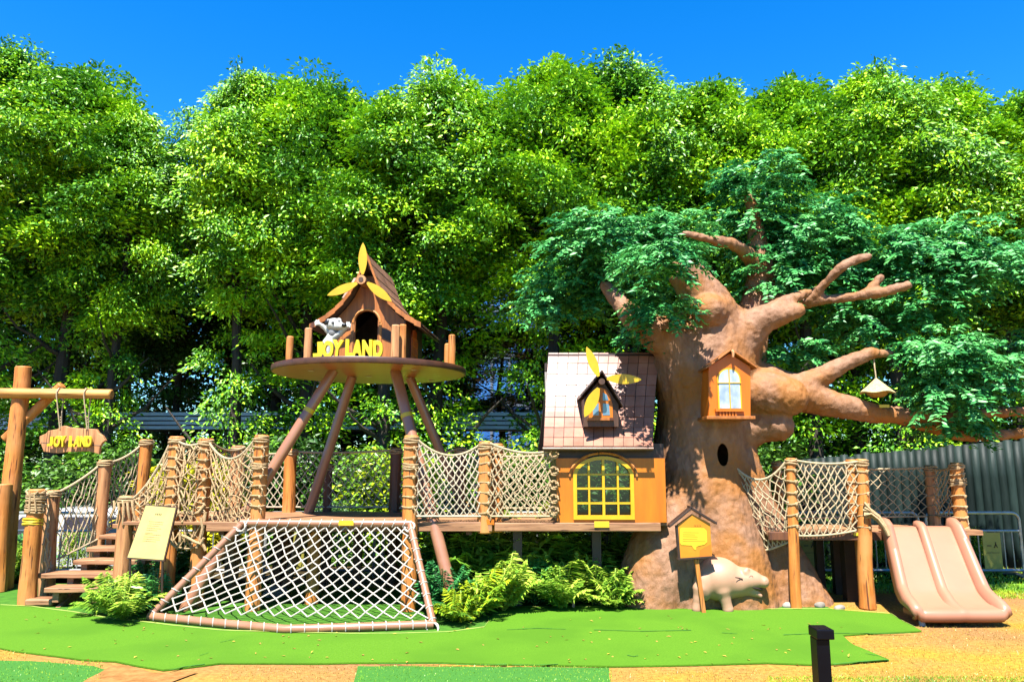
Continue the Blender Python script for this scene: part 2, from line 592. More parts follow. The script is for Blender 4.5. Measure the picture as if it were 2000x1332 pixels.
def blob(bl, h, k=.02, disp=None):
    lo = np.full(3, 1e9)
    hi = -lo
    for t, a, b, r0, r1 in bl.p:
        if t != 1:
            m = max(r0, r1)
            lo = np.minimum(lo, np.minimum(a, b) - m)
            hi = np.maximum(hi, np.maximum(a, b) + m)
        else:
            lo = np.minimum(lo, a - b)
            hi = np.maximum(hi, a + b)
    lo -= 4 * h + k
    hi += 4 * h + k
    n = np.ceil((hi - lo) / h).astype(int) + 1
    D = np.full(n, 1.0)
    for t, a, b, r0, r1 in bl.p:
        m = max(r0, r1) if t != 1 else 0
        l0 = (np.minimum(a, b) - m if t != 1 else a - b) - 3 * h - 2 * k
        h0 = (np.maximum(a, b) + m if t != 1 else a + b) + 3 * h + 2 * k
        i0 = np.maximum(np.floor((l0 - lo) / h).astype(int), 0)
        i1 = np.minimum(np.ceil((h0 - lo) / h).astype(int) + 1, n)
        g = np.stack(np.meshgrid(*[lo[q] + h * np.arange(i0[q], i1[q]) for q in range(3)], indexing='ij'), -1)
        if t != 1:
            ba = b - a
            tt = np.clip(((g - a) @ ba) / max(ba @ ba, 1e-12), 0, 1)
            d = np.linalg.norm(g - a - tt[..., None] * ba, axis=-1) - (r0 + (r1 - r0) * tt)
            if t == 2:
                bn = ba / max(np.linalg.norm(ba), 1e-9)
                d = np.maximum(d, (g - b) @ bn)
        else:
            q = (g - a) / b
            k0 = np.linalg.norm(q, axis=-1)
            k1 = np.linalg.norm(q / b, axis=-1)
            d = k0 * (k0 - 1) / np.maximum(k1, 1e-9)
        sl_ = tuple(slice(i0[q], i1[q]) for q in range(3))
        e = D[sl_]
        hh = np.maximum(k - np.abs(e - d), 0) / k
        D[sl_] = np.minimum(e, d) - hh * hh * k * .25
    # surface nets
    ins = D < 0
    cnt = np.zeros(n - 1, np.int16)
    acc = np.zeros((*(n - 1), 3))
    nb = np.zeros(n - 1)
    offs = [(i, j, l) for i in (0, 1) for j in (0, 1) for l in (0, 1)]

    def sub(A, o):
        return A[o[0]:o[0] + n[0] - 1, o[1]:o[1] + n[1] - 1, o[2]:o[2] + n[2] - 1]
    for ax in range(3):
        for o in offs:
            if o[ax] == 1:
                continue
            o2 = list(o)
            o2[ax] = 1
            d0, d1 = sub(D, o), sub(D, o2)
            cr = (d0 < 0) != (d1 < 0)
            t = np.where(cr, d0 / np.where(cr, d0 - d1, 1), 0)
            nb += cr
            for q in range(3):
                acc[..., q] += cr * (o[q] + (t if q == ax else 0))
    act = nb > 0
    idx = -np.ones(n - 1, np.int64)
    idx[act] = np.arange(act.sum())
    cell = np.argwhere(act)
    vs = lo + h * (cell + acc[act] / nb[act][:, None])
    faces = []
    for ax in range(3):
        u, v = (ax + 1) % 3, (ax + 2) % 3
        A = np.take(ins, range(0, n[ax] - 1), ax)
        B = np.take(ins, range(1, n[ax]), ax)
        e = np.argwhere(A != B)
        e = e[(e[:, u] > 0) & (e[:, v] > 0) & (e[:, u] < n[u] - 1) & (e[:, v] < n[v] - 1)]
        c = []
        for du, dv in ((1, 1), (0, 1), (0, 0), (1, 0)):
            q = e.copy()
            q[:, u] -= du
            q[:, v] -= dv
            c.append(idx[q[:, 0], q[:, 1], q[:, 2]])
        f = np.stack(c, 1)
        fl = B[e[:, 0], e[:, 1], e[:, 2]]
        f[~fl] = f[~fl][:, ::-1]
        faces.append(f)
    f = np.concatenate(faces)
    me = bpy.data.meshes.new('body')
    me.from_pydata([tuple(x) for x in vs], [], [tuple(int(i) for i in x) for x in f])
    me.update()
    if disp:
        nn = [v.normal.copy() for v in me.vertices]
        for v, q in zip(me.vertices, nn):
            v.co += q * disp(v.co)
    me.shade_smooth()
    return me


def caster(me):
    from mathutils.bvhtree import BVHTree
    bv = BVHTree.FromPolygons([v.co for v in me.vertices], [tuple(p.vertices) for p in me.polygons])

    def hit(px, py, lift=0.0):
        o = V(0, 0, CH)
        d = (W(px, py, 10) - o).normalized()
        h = bv.ray_cast(o, d)
        if h[0] is None:
            h = bv.find_nearest(W(px, py, 8.4))
        return h[0] - d * lift
    return hit


def text_mesh(body, size, extrude, offset=0.0, bevel=0.0):
    cu = bpy.data.curves.new('t', 'FONT')
    cu.body = body
    cu.size = size
    cu.extrude = extrude
    cu.offset = offset
    cu.bevel_depth = bevel
    cu.bevel_resolution = 1
    cu.align_x = 'CENTER'
    o = bpy.data.objects.new('t', cu)
    col.objects.link(o)
    dg = bpy.context.evaluated_depsgraph_get()
    dg.update()
    me = bpy.data.meshes.new_from_object(o.evaluated_get(dg))
    bpy.data.objects.remove(o)
    return me


def glyph_j(size, extrude):
    h, w = .70 * size, .62 * size
    pl = [(.42, 1), (.92, 1), (.92, .22), (.78, .03), (.60, 0), (.02, 0), (.0, .26), (.42, .26)]
    m = MB()
    m.slab([V((x - .5) * w, y * h, -extrude) for x, y in pl], (0, 0, 2 * extrude))
    me = bpy.data.meshes.new('j')
    me.from_pydata(m.v, [], m.f)
    return me


def place_text(body, name, parent, pos, size, extrude, mat, rz=0, tilt=90, roll=0, offset=0, bevel=0, sx=1.0):
    me = glyph_j(size, extrude) if body == 'J' else text_mesh(body, size, extrude, offset, bevel)
    me.transform(Matrix.Diagonal((sx, 1, 1, 1)))
    mt = Matrix.Translation(pos) @ Matrix.Rotation(R(rz), 4, 'Z') @ Matrix.Rotation(R(tilt), 4, 'X') @ Matrix.Rotation(R(roll), 4, 'Z')
    me.transform(mt)
    me.materials.clear()
    me.materials.append(M[mat])
    return mesh_obj(name, me, parent)


# ------------------------------------------------------------------ rope nets
def catenary(a, b, sag, n=14):
    a, b = Vector(a), Vector(b)
    return [a.lerp(b, i / n) - Vector((0, 0, sag * 4 * (i / n) * (1 - i / n))) for i in range(n + 1)]


def net_patch(mb, A, B, C, D, nu, nv, r=.0075, sag=0.0, bsag=0.0, bulge=0.0, jit=.012, knots=True, seed=0, lsag=0, rsag=0, warp=0.0):
    """diamond netting between A top-left, B top-right, C bottom-right, D bottom-left"""
    A, B, C, D = map(Vector, (A, B, C, D))
    nrm = (B - A).cross(D - A).normalized()
    if nrm.y > 0:
        nrm = -nrm

    def node(i, j):
        u, v = i / nu, j / nv
        u = min(max(u, 0), 1)
        u2 = u + warp * math.sin(2 * math.pi * u) * (.4 + .6 * v)
        t = A.lerp(B, u2) - Vector((0, 0, sag * 4 * u2 * (1 - u2)))
        b = D.lerp(C, u2) - Vector((0, 0, bsag * 4 * u2 * (1 - u2)))
        p = t.lerp(b, v)
        e = 4 * v * (1 - v)
        p += (B - A).normalized() * (lsag * e * (1 - u) - rsag * e * u)
        p += nrm * (bulge * math.sin(math.pi * u) * math.sin(math.pi * min(v * 1.1, 1)))
        h = Vector((i * 1.7 + seed, j * 2.3 + seed * .7, seed))
        k = 0.3 if j in (0, nv) else 1
        p += Vector((noise.noise(h), noise.noise(h + Vector((31, 0, 0))), noise.noise(h + Vector((0, 47, 0))))) * jit * k * 2
        return p

    for sgn in (1, -1):
        for k in range(-nv, nu + nv + 1):
            pts = []
            for j in range(nv + 1):
                i = k + sgn * j
                if -0.01 <= i <= nu + .01:
                    if (i + j) % 2 == 0 or True:
                        pts.append(node(i, j))
            if len(pts) > 1 and (k % 2 == 0):
                mb.tube(pts, r, 5, True)
    if knots:
        for j in range(1, nv):
            for i in range(0, nu + 1):
                if (i + j) % 2 == 0:
                    mb.ball(node(i, j), r * 1.75, (1, 1, 1), 5, 4)
    return [A.lerp(B, q / 14) - Vector((0, 0, sag * 4 * (q / 14) * (1 - q / 14))) for q in range(15)], \
           [D.lerp(C, q / 14) - Vector((0, 0, bsag * 4 * (q / 14) * (1 - q / 14))) for q in range(15)]


def rope_net(label, patches, mat='rope', group='rope nets along the play deck', toprope=.014, botrope=.012):
    """patches: list of dicts for net_patch; one thing with its cords, top rope and bottom rope"""
    a = Vector(patches[0]['A'])
    t = thing('rope_net', label, 'rope net', (a.x, a.y, a.z - .8), group)
    for k, p in enumerate(patches):
        m1 = MB()
        top, bot = net_patch(m1, seed=k + len(label) % 17, **p)
        m1.obj('netting', mat, t)
        if toprope:
            MB().tube(top, toprope, 7).obj('top_rope', 'ropetan', t)
        if botrope:
            MB().tube(bot, botrope, 6).obj('bottom_rope', mat, t)
    return t


def lash(mb, c, r, n=4, h=.09, rr=.009, seed=0):
    """rope wound round a post"""
    c = Vector(c)
    pts = []
    N = n * 12
    for i in range(N + 1):
        a = 2 * math.pi * i / 12
        pts.append(c + Vector((math.cos(a) * (r + rr * .6), math.sin(a) * (r + rr * .6), h * (i / N - .5) + .008 * math.sin(a * 1.7 + seed))))
    mb.tube(pts, rr, 5)


# ================================================================== SETTING: ground
def terrain(y):
    t = min(max((y - 11.4) / 2.2, 0), 1)
    return -.85 * t * t * (3 - 2 * t)


ys = [-6, 0, 3, 5, 6, 7, 8, 9, 10, 11] + [11.4 + .22 * i for i in range(11)] + [15, 18, 25, 40, 80, 160, 400]
xs = [-400, -120, -40, -20, -12, -8, -4, 0, 4, 8, 12, 20, 40, 120, 400]
mb = MB()
mb.grid([[(x, y, terrain(y)) for x in xs] for y in ys])
g = struct(mb.obj('ground', 'ground', angle=0))

# leaf litter under the trees and beyond
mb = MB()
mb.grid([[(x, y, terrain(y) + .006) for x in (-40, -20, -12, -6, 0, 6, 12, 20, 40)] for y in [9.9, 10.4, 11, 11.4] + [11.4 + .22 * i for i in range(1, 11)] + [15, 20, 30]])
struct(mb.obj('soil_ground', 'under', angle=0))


def sheet(name, pts, z, mat, thick=0.0):
    q = [Vector((p.x, p.y, z)) for p in pts]
    m = MB()
    n = len(q)
    m.add(q, [tuple(range(n))])
    if thick:
        m.add(q + [p - Vector((0, 0, thick)) for p in q], [(i, i + n, (i + 1) % n + n, (i + 1) % n) for i in range(n)])
    o = m.obj(name, mat, smooth=False)
    nz_ = o.data.polygons[0].normal.z
    if nz_ < 0:
        o.data.flip_normals()
    return struct(o)


def wob(pts, step=.12, amp=.015, seed=0):
    out = []
    n = len(pts)
    for i in range(n):
        a, b = pts[i], pts[(i + 1) % n]
        k = max(1, int((b - a).length / step))
        for j in range(k):
            p = a.lerp(b, j / k)
            out.append(p + Vector((noise.noise(p * 2.3 + Vector((seed, 0, 0))), noise.noise(p * 2.3 + Vector((0, seed + 5, 0))), 0)) * amp)
    return out


sheet('worn_turf', wob([G(*p) for p in [(-260, 1150), (60, 1128), (330, 1128), (760, 1150), (1100, 1146), (1230, 1150), (1440, 1172), (1600, 1178), (1640, 1196), (1500, 1210),
                                        (950, 1240), (850, 1255), (600, 1258), (380, 1250), (200, 1235), (-260, 1240)]]), .006, 'turfold')
turf_back = [(-250, 1178), (0, 1184), (60, 1187), (140, 1198), (230, 1213), (330, 1224), (430, 1234), (600, 1240), (780, 1241), (880, 1237), (948, 1228), (962, 1200), (985, 1189), (1100, 1187),
             (1250, 1190), (1400, 1193), (1620, 1192), (1740, 1201), (1800, 1235)]
turf_front = [(1645, 1243), (1668, 1262), (1735, 1291), (1600, 1301), (1500, 1297), (1360, 1301), (1200, 1304), (1000, 1300), (860, 1297), (700, 1297), (560, 1298), (430, 1298), (370, 1306),
              (320, 1312), (270, 1303), (225, 1294), (160, 1291), (80, 1281), (0, 1268), (-250, 1262)]
sheet('front_turf', wob([G(*p) for p in turf_back + turf_front], .1, .02, 3), .016, 'turf', .012)
# pale hem of the turf along its back edge
hem = [G(p[0], p[1]) + Vector((0, .0, .0)) for p in turf_back[1:]]
hem = wob(hem[:-1], .1, .02, 3)[:-8] if False else hem
mb = MB()
pts = []
for i in range(len(hem) - 1):
    for j in range(6):
        p = hem[i].lerp(hem[i + 1], j / 6)
        pts.append(p + Vector((noise.noise(p * 2.3 + Vector((3, 0, 0))), noise.noise(p * 2.3 + Vector((0, 8, 0))), 0)) * .02)
mb.grid([[p + Vector((0, -.004, .021)), p + Vector((0, .028 + .012 * noise.noise(p * 3), .020))] for p in pts])
o = mb.obj('turf_hem', 'seam', smooth=False)
struct(o)
sheet('dark_turf_and_shade', wob([G(*p) for p in [(700, 1302), (1190, 1306), (1195, 1345), (690, 1345)]], .1, .02, 7), .009, 'turfdarkshade')
sheet('dark_turf_and_shade', wob([G(*p) for p in [(-200, 1290), (60, 1292), (180, 1302), (225, 1316), (150, 1345), (-200, 1345)]], .1, .02, 9), .009, 'turfdarkshade')  # shade from behind the camera, painted as a darker ground sheet
sheet('soil_patch', wob([G(*p) for p in [(170, 1326), (215, 1302), (250, 1301), (300, 1316), (390, 1314), (300, 1345), (150, 1345)]], .1, .03, 2), .010, 'soil')
sheet('lawn', wob([G(*p) for p in [(1500, 1120), (1640, 1112), (1760, 1118), (2100, 1122), (2400, 1126), (2400, 1152), (1930, 1158), (1700, 1150), (1500, 1145)]], .2, .1, 4), .006, 'lawnbase')

# creases and lifted seams in the turf: thin dark gaps
mb = MB()
for line in [[(430, 1258), (455, 1252), (470, 1243)], [(375, 1294), (390, 1284), (408, 1278)], [(990, 1233), (1050, 1230), (1105, 1232)], [(1160, 1233), (1250, 1236), (1350, 1234)],
             [(1530, 1243), (1600, 1240), (1780, 1240)], [(1628, 1301), (1680, 1296), (1735, 1292)], [(1225, 1283), (1238, 1286), (1246, 1284)], [(1690, 1280), (1715, 1284), (1732, 1290)],
             [(1000, 1302), (1040, 1303), (1090, 1301)], [(330, 1313), (360, 1306), (400, 1301)], [(1410, 1239), (1440, 1241)], [(740, 1300), (850, 1300), (930, 1303), (990, 1301)]]:
    P = [G(*p) for p in line]
    for a, b in zip(P[:-1], P[1:]):
        n = 6
        for i in range(n):
            p, q = a.lerp(b, i / n), a.lerp(b, (i + 1) / n)
            w1 = .008 + .010 * random.random()
            mb.add([p + Vector((0, -w1, .0205)), q + Vector((0, -w1 * .8, .0205)), q + Vector((0, w1 * .4, .0205)), p + Vector((0, w1 * .3, .0205))], [(0, 1, 2, 3)])
o = mb.obj('turf_crease', 'turfdarkshade', smooth=False)
struct(o)


# grass blades
def blades(name, region, n, h, mat, kind='stuff', w=.006):
    """region: list of pixel rectangles (x0,y0,x1,y1) on the ground"""
    cs = []
    for (x0, y0, x1, y1, share) in region:
        k = int(n * share)
        for _ in range(k):
            p = G(random.uniform(x0, x1), random.uniform(y0, y1))
            cs.append((p.x, p.y, terrain(p.y)))
    c = np.array(cs)
    k = len(c)
    d = np.stack([rng.normal(0, .45, k), rng.normal(0, .45, k), np.ones(k)], 1)
    nr = unit(k)
    me = leaves(name, c, d, nr, rng.uniform(.5, 1.2, k) * h, np.full(k, w), mat, .1)
    o = mesh_obj(name, me)
    o['kind'] = kind
    return o


blades('dry_grass', [(1655, 1240, 2060, 1330, .34), (1790, 1218, 2060, 1250, .12), (1200, 1306, 2060, 1345, .30), (430, 1301, 700, 1345, .10), (-40, 1270, 60, 1288, .03),
                     (1960, 1160, 2080, 1230, .08), (1620, 1180, 1760, 1196, .03)], 11000, .020, 'drygrass', w=.004)
blades('lawn_grass', [(1560, 1112, 2080, 1160, .8), (1900, 1150, 2080, 1170, .2)], 9000, .05, 'lawn', w=.009)
blades('turf_fringe', [(700, 1300, 1195, 1335, .35), (0, 1292, 200, 1335, .15), (1500, 1322, 2040, 1345, .5)], 7000, .022, 'lawn', w=.005)

# a few leaves blown onto the turf
cs = np.array([tuple(G(random.uniform(20, 1700), random.uniform(1200, 1296), .02)) for _ in range(150)])
me = leaves('fallen_leaves', cs, unit(len(cs)) * np.array([1, 1, .12]), np.tile([0, 0, 1.0], (len(cs), 1)) + unit(len(cs)) * .3, rng.uniform(.025, .05, len(cs)), rng.uniform(.012, .022, len(cs)), 'drygrass', .2)
mesh_obj('fallen_leaves', me)['kind'] = 'stuff'

# ================================================================== background trees
def make_trunk(h, r, seed, lean=.25):
    m = MB()
    random.seed(seed)
    pts, rad = [], []
    for i in range(10):
        t = i / 9
        pts.append(Vector((noise.noise(Vector((seed, t * 2, 0))) * lean * t * 2, noise.noise(Vector((seed, t * 2, 5))) * lean * t * 2, h * t)))
        rad.append(r * (1.25 if i == 0 else 1) * (1 - .8 * t))
    m.tube(pts, rad, 9, True, .15, seed)
    for k in range(11):
        t = random.uniform(.22, .8)
        a = random.uniform(0, 6.28)
        i = t * 9
        b = pts[int(i)].lerp(pts[min(int(i) + 1, 9)], i - int(i))
        L = random.uniform(.9, 1.7) * (1.1 - t * .5)
        q = [b]
        for s in range(1, 5):
            f = s / 4
            q.append(b + Vector((math.cos(a) * L * f, math.sin(a) * L * f, L * .75 * f ** 1.4 + random.uniform(-.06, .06))))
        m.tube(q, [r * .42 * (1 - t * .6) * (1 - .8 * f / 4) for f in range(5)], 6)
    return m


def make_crown(seed, h, rad, nl, per, lps, low=.24, ls=.105, lw=.05, mat='leaf', clr=.34, lowshare=.21):
    """lobed crown: clumps of leaves over the outer and upper sides of many lobes"""
    rg = np.random.default_rng(seed)
    C, Dn, Nn = [], [], []
    lobes = []
    nlow = int(nl * lowshare)
    for k in range(nl):
        if k < nlow:
            t = low + (.50 - low) * (k + .5) / nlow
        else:
            t = .54 + .46 * ((k - nlow + .5) / (nl - nlow)) ** .9
        env = rad * float(np.interp(t, [.1, .25, .45, .58, .68, .85, .93, 1.0], [.38, .42, .48, .58, 1.02, .98, .62, .25]))
        a = k * 2.399 + rg.uniform(-.5, .5)
        rr = max(env - rad * .30, .05) * rg.uniform(.70, 1.15)
        lr = rad * rg.uniform(.15, .38) * (1 - .35 * max(0, t - .7))
        if k < nlow:
            lr *= .78
            rr *= rg.uniform(.9, 1.5)
        lobes.append((np.array([math.cos(a) * rr, math.sin(a) * rr, t * h - lr * .7]), lr))
    lobes.append((np.array([rg.uniform(-.1, .1), rg.uniform(-.1, .1), h * .93]), rad * .28))
    for (lc, lr) in lobes:
        u = rg.normal(size=(per * 3, 3))
        u /= np.linalg.norm(u, axis=1, keepdims=True)
        out = lc * np.array([1, 1, 0])
        out = out / max(np.linalg.norm(out), 1e-3)
        sc = u[:, 2] * .9 + u @ out * .75 + rg.uniform(-.5, .5, len(u))
        lo_ = lc[2] + lr * .7 < h * .54
        u = u[np.argsort(-sc)[:(int(per * .55) if lo_ else per)]]
        for d in u:
            cc = lc + d * lr * np.array([1, 1, .95]) * rg.uniform(.65, 1.32)
            n = int(lps * rg.uniform(.7, 1.3) * (.62 if lo_ else 1))
            q = rg.normal(size=(n, 3)) * np.array([clr, clr, clr * .42]) * .52
            r2 = (q[:, 0] ** 2 + q[:, 1] ** 2)
            q[:, 2] -= r2 * .9
            c = cc + q
            dd = np.concatenate([q[:, :2] * 2.2 + d[:2] * .5, np.full((n, 1), -.30)], 1) + rg.normal(size=(n, 3)) * .38
            nn = np.array([-.1, -.5, .87]) + d * .45 + rg.normal(size=(n, 3)) * .33
            C.append(c)
            Dn.append(dd)
            Nn.append(nn)
    for k in range(9):
        # upright leafy shoots breaking the top outline
        a, rr = rg.uniform(0, 6.28), rad * rg.uniform(.05, .75)
        zb = h * float(np.interp(rr / rad, [0, .4, .8], [.97, .93, .84]))
        m, L = 110, rg.uniform(.35, .75)
        t = rg.uniform(0, 1, m)
        w = .20 * (1 - .75 * t)
        q = np.stack([math.cos(a) * rr + rg.normal(0, 1, m) * w, math.sin(a) * rr + rg.normal(0, 1, m) * w, zb + t * L], 1)
        C.append(q)
        Dn.append(np.stack([rg.normal(0, .7, m), rg.normal(0, .7, m), rg.normal(.15, .5, m)], 1))
        Nn.append(np.array([-.1, -.5, .87]) + rg.normal(size=(m, 3)) * .4)
    C, Dn, Nn = np.concatenate(C), np.concatenate(Dn), np.concatenate(Nn)
    n = len(C)
    return leaves('crown', C, Dn, Nn, rg.uniform(.55, 1.35, n) * ls, rg.uniform(.7, 1.25, n) * lw, mat)


TREE_H = 9.5
protos = []
for k, (rad, nl, per) in enumerate([(1.75, 56, 11), (1.95, 62, 11), (1.6, 52, 11), (1.85, 58, 11)]):
    t = thing('broadleaf_tree', 'tree', 'tree', (0, 0, 0), 'tall trees in the row behind the playground')
    make_trunk(TREE_H * .93, .17, 3 + k).obj('trunk', 'treebark', t)
    me = make_crown(100 + k, TREE_H, rad, nl, per, 92, low=.20)
    mesh_obj('crown', me, t)
    protos.append(t)
used = [False] * 4

# px of crown tip, py of tip, distance, prototype, label
front = [
    (20, 92, 14.0, 1, 'tallest tree at the far left with its trunk behind the log gate post'),
    (175, 135, 14.6, 0, 'tree whose bushy top rises above the hanging wooden sign'),
    (262, 205, 14.2, 2, 'lower tree on the left side of the notch of open sky'),
    (492, 138, 14.2, 3, 'tree on the right side of the notch of open sky, left of the windmill hut'),
    (620, 152, 14.8, 1, 'tree just behind the left side of the windmill hut'),
    (765, 185, 14.0, 2, 'tree directly behind the windmill hut with the yellow blades'),
    (868, 138, 14.6, 0, 'tree between the windmill hut and the tiled cottage, left of the blue building'),
    (1078, 122, 14.2, 3, 'tree above the left end of the tiled cottage roof'),
    (1205, 122, 14.8, 1, 'tall light green tree above the right end of the tiled cottage roof'),
    (1385, 162, 14.2, 2, 'tree directly behind the top of the sculpted brown tree'),
    (1545, 155, 14.5, 0, 'tree behind the blue green foliage right of the sculpted trunk'),
    (1700, 134, 14.0, 3, 'tree with the highest tip on the right, above the straw lantern'),
    (1830, 158, 14.8, 1, 'tree above the double slide, left of the small right hand sky gap'),
    (2010, 178, 14.2, 2, 'tree cut by the right edge of the photo'),
]
for i, (px, py, Y, pk, lab) in enumerate(front):
    o = protos[pk] if not used[pk] else copy_tree(protos[pk])
    used[pk] = True
    top = W(px, py + 30, Y)
    z0 = terrain(Y)
    s = (top.z - z0) / (TREE_H * .985)
    o.location = (top.x, Y, z0)
    wk = .80 if i in (2, 3) else random.uniform(.92, 1.05)
    o.scale = (s * wk, s * wk, s)
    o.rotation_euler = (0, 0, i * 2.1 + 1)
    o['label'] = lab

# second row, shade put into its leaf colour
bp = []
for k in range(2):
    t = thing('broadleaf_tree', 'tree', 'tree', (0, 0, 0), 'darker trees of the back row')
    make_trunk(TREE_H * .9, .15, 23 + k).obj('trunk', 'treebark', t)
    mesh_obj('crown', make_crown(200 + k, TREE_H, 1.9, 44, 14, 80, low=.10, ls=.12, lw=.06, mat='leafshade', lowshare=.36), t)
    bp.append(t)
back = [(-60, 200, 'at the far left edge'), (110, 240, 'seen between the first two front trees'), (205, 300, 'behind the hanging wooden sign'), (372, 400, 'filling the foot of the sky notch'), (570, 240, 'left of the windmill hut'),
        (700, 235, 'behind the windmill hut roof'), (800, 225, 'right of the windmill hut'), (1135, 215, 'behind the tiled cottage'), (1290, 225, 'behind the left limb of the sculpted tree'),
        (1470, 235, 'behind the middle foliage of the sculpted tree'), (1630, 225, 'behind the right foliage of the sculpted tree'), (1770, 235, 'above the straw lantern'), (1925, 250, 'at the foot of the right hand sky gap'), (2090, 240, 'at the far right edge')]
for i, (px, py, lab) in enumerate(back):
    Y = 18.2 + (i % 3) * .5
    o = bp[i] if i < 2 else copy_tree(bp[i % 2])
    top = W(px, py, Y)
    z0 = terrain(Y)
    s = (top.z - z0) / (TREE_H * .985)
    o.location = (top.x, Y, z0)
    o.scale = (s * .98, s * .98, s)
    o.rotation_euler = (0, 0, i * 1.7)
    o['label'] = 'shade-darkened tree of the back row ' + lab


# shrubs behind the deck
def make_shrub(seed, rad, h, n, mat, ls=.085, lw=.04):
    rg = np.random.default_rng(seed)
    C, Dn, Nn = [], [], []
    for k in range(n):
        a, t = rg.uniform(0, 6.28), rg.uniform(.15, 1)
        rr = rad * math.sqrt(rg.uniform(.1, 1)) * (1 - .5 * t)
        cc = np.array([math.cos(a) * rr, math.sin(a) * rr, h * t])
        m = 60
        q = rg.normal(size=(m, 3)) * np.array([.13, .13, .07])
        C.append(cc + q)
        Dn.append(np.concatenate([q[:, :2] * 5 + cc[:2], np.full((m, 1), -.15)], 1) + rg.normal(size=(m, 3)) * .4)
        Nn.append(np.array([0, -.3, 1.0]) + rg.normal(size=(m, 3)) * .4)
    C, Dn, Nn = map(np.concatenate, (C, Dn, Nn))
    k = len(C)
    return leaves('foliage', C, Dn, Nn, rg.uniform(.7, 1.3, k) * ls, rg.uniform(.8, 1.2, k) * lw, mat)


sh_me = make_shrub(11, .7, 1.5, 70, 'shrub')
sh_me2 = make_shrub(12, .6, 1.3, 60, 'yellowshrub')
sh_me3 = make_shrub(13, .8, 1.6, 80, 'leafshade')


def shrub(px, py_top, Y, me, lab, h0):
    top = W(px, py_top, Y)
    z0 = terrain(Y)
    t = thing('shrub', lab, 'shrub', (0, 0, 0), 'shrubs behind the play deck')
    o = mesh_obj('foliage', me, t)
    st = MB()
    for k in range(5):
        a = k * 1.3
        st.tube([(0, 0, 0), (math.cos(a) * .12, math.sin(a) * .12, h0 * .4), (math.cos(a) * .3, math.sin(a) * .3, h0 * .8)], [.02, .015, .006], 5)
    st.obj('stem', 'treebark', t)
    s = (top.z - z0) / h0
    t.location = (top.x, Y, z0)
    t.scale = (s, s, s)
    t.rotation_euler = (0, 0, px * .01)


shrub(375, 905, 12.2, sh_me2, 'bright yellow shrub seen through the net between two front posts', 1.3)
shrub(765, 885, 12.8, sh_me, 'light green shrub behind the open middle of the deck', 1.5)
shrub(690, 905, 13.4, sh_me3, 'dark shrub behind the leaning brown stilt legs', 1.6)
shrub(560, 870, 13.2, sh_me3, 'green shrub behind the net left of the stilt legs', 1.6)
shrub(1020, 890, 13.0, sh_me, 'green shrub behind the net left of the tiled cottage', 1.5)
shrub(1045, 905, 12.4, sh_me3, 'dark shrub close behind the cottage corner', 1.6)
shrub(210, 880, 13.5, sh_me3, 'green shrub behind the stair net below the hanging sign', 1.6)
shrub(110, 905, 13.8, sh_me3, 'dark shrub behind the gate brace', 1.6)
shrub(150, 1040, 11.2, sh_me, 'low leafy shrub behind the wooden stairs', 1.5)
shrub(880, 900, 13.6, sh_me3, 'dark shrub behind the middle of the deck netting', 1.6)
shrub(470, 900, 13.8, sh_me3, 'dark shrub behind the draped net', 1.6)
shrub(640, 985, 11.6, sh_me3, 'low dark shrub under the back edge of the deck', 1.6)
shrub(930, 1030, 11.4, sh_me, 'low green shrub behind the crowd barrier under the deck', 1.5)
shrub(1110, 880, 13.6, sh_me3, 'dark shrub seen through the cottage window', 1.6)
shrub(1480, 870, 13.0, sh_me3, 'green shrub behind the right side of the sculpted trunk', 1.6)
shrub(1580, 1030, 11.5, sh_me, 'low green shrub behind the barrier under the rope bridge', 1.5)
shrub(1700, 1030, 11.6, sh_me, 'low green shrub behind the barrier left of the slide', 1.5)
shrub(1900, 1035, 11.4, sh_me, 'low green shrub behind the barrier right of the slide', 1.5)
shrub(1985, 1030, 11.5, sh_me3, 'low dark shrub at the right end of the barrier', 1.6)

# ================================================================== far things
# canopy walkway behind the trees
t = thing('canopy_walkway', 'long low canopy roof with pale banded edge glimpsed between the tree trunks', 'canopy', (0, 16.2, -.85))
Y = 16.2
za, zb = W(0, 803, Y).z, W(0, 838, Y).z
mb = MB()
for k in range(4):
    z1 = zb + (za - zb) * k / 4
    mb.box2((-13, Y - .02 * k, z1), (1.0, Y + 1.0, z1 + (za - zb) / 4 * .72))
mb.obj('roof', 'canopy', t, smooth=False)
mb = MB()
mb.box2((-12.9, Y + .1, zb - .02), (.9, Y + .9, za - .02))
mb.obj('core', 'canopydark', t, smooth=False)
for x in (-11.5, -8.5, -5.5, -2.5, .5):
    mb = MB()
    mb.tube([(x, Y + .5, terrain(Y)), (x, Y + .5, zb)], .07, 10)
    mb.obj('post', 'concrete', t)

# glazed building
Y = 44
x0, x1 = W(860, 560, Y).x, W(1130, 560, Y).x
zt = W(950, 470, Y).z
t = thing('glass_building', 'blue glazed building showing through the gap left of the sculpted tree', 'building', ((x0 + x1) / 2, Y, -.85))
mb = MB()
mb.box2((x0, Y, -.85), (x1, Y + 9, zt))
mb.obj('facade', 'bluewall', t, smooth=False)
mb = MB()
for k in range(9):
    x = x0 + (x1 - x0) * k / 8
    mb.box2((x - .08, Y - .12, -.85), (x + .08, Y - .003, zt + .1))
for k in range(1, 6):
    z = -.85 + (zt + .85) * k / 5.5
    mb.box2((x0, Y - .16, z - .22), (x1, Y - .123, z + .12))
mb.obj('mullions', 'mullion', t, smooth=False)
mb = MB()
mb.box2((x0 - .3, Y - .3, zt + .1), (x1 + .3, Y + 9.2, zt + .6))
mb.obj('roof', 'mullion', t, smooth=False)
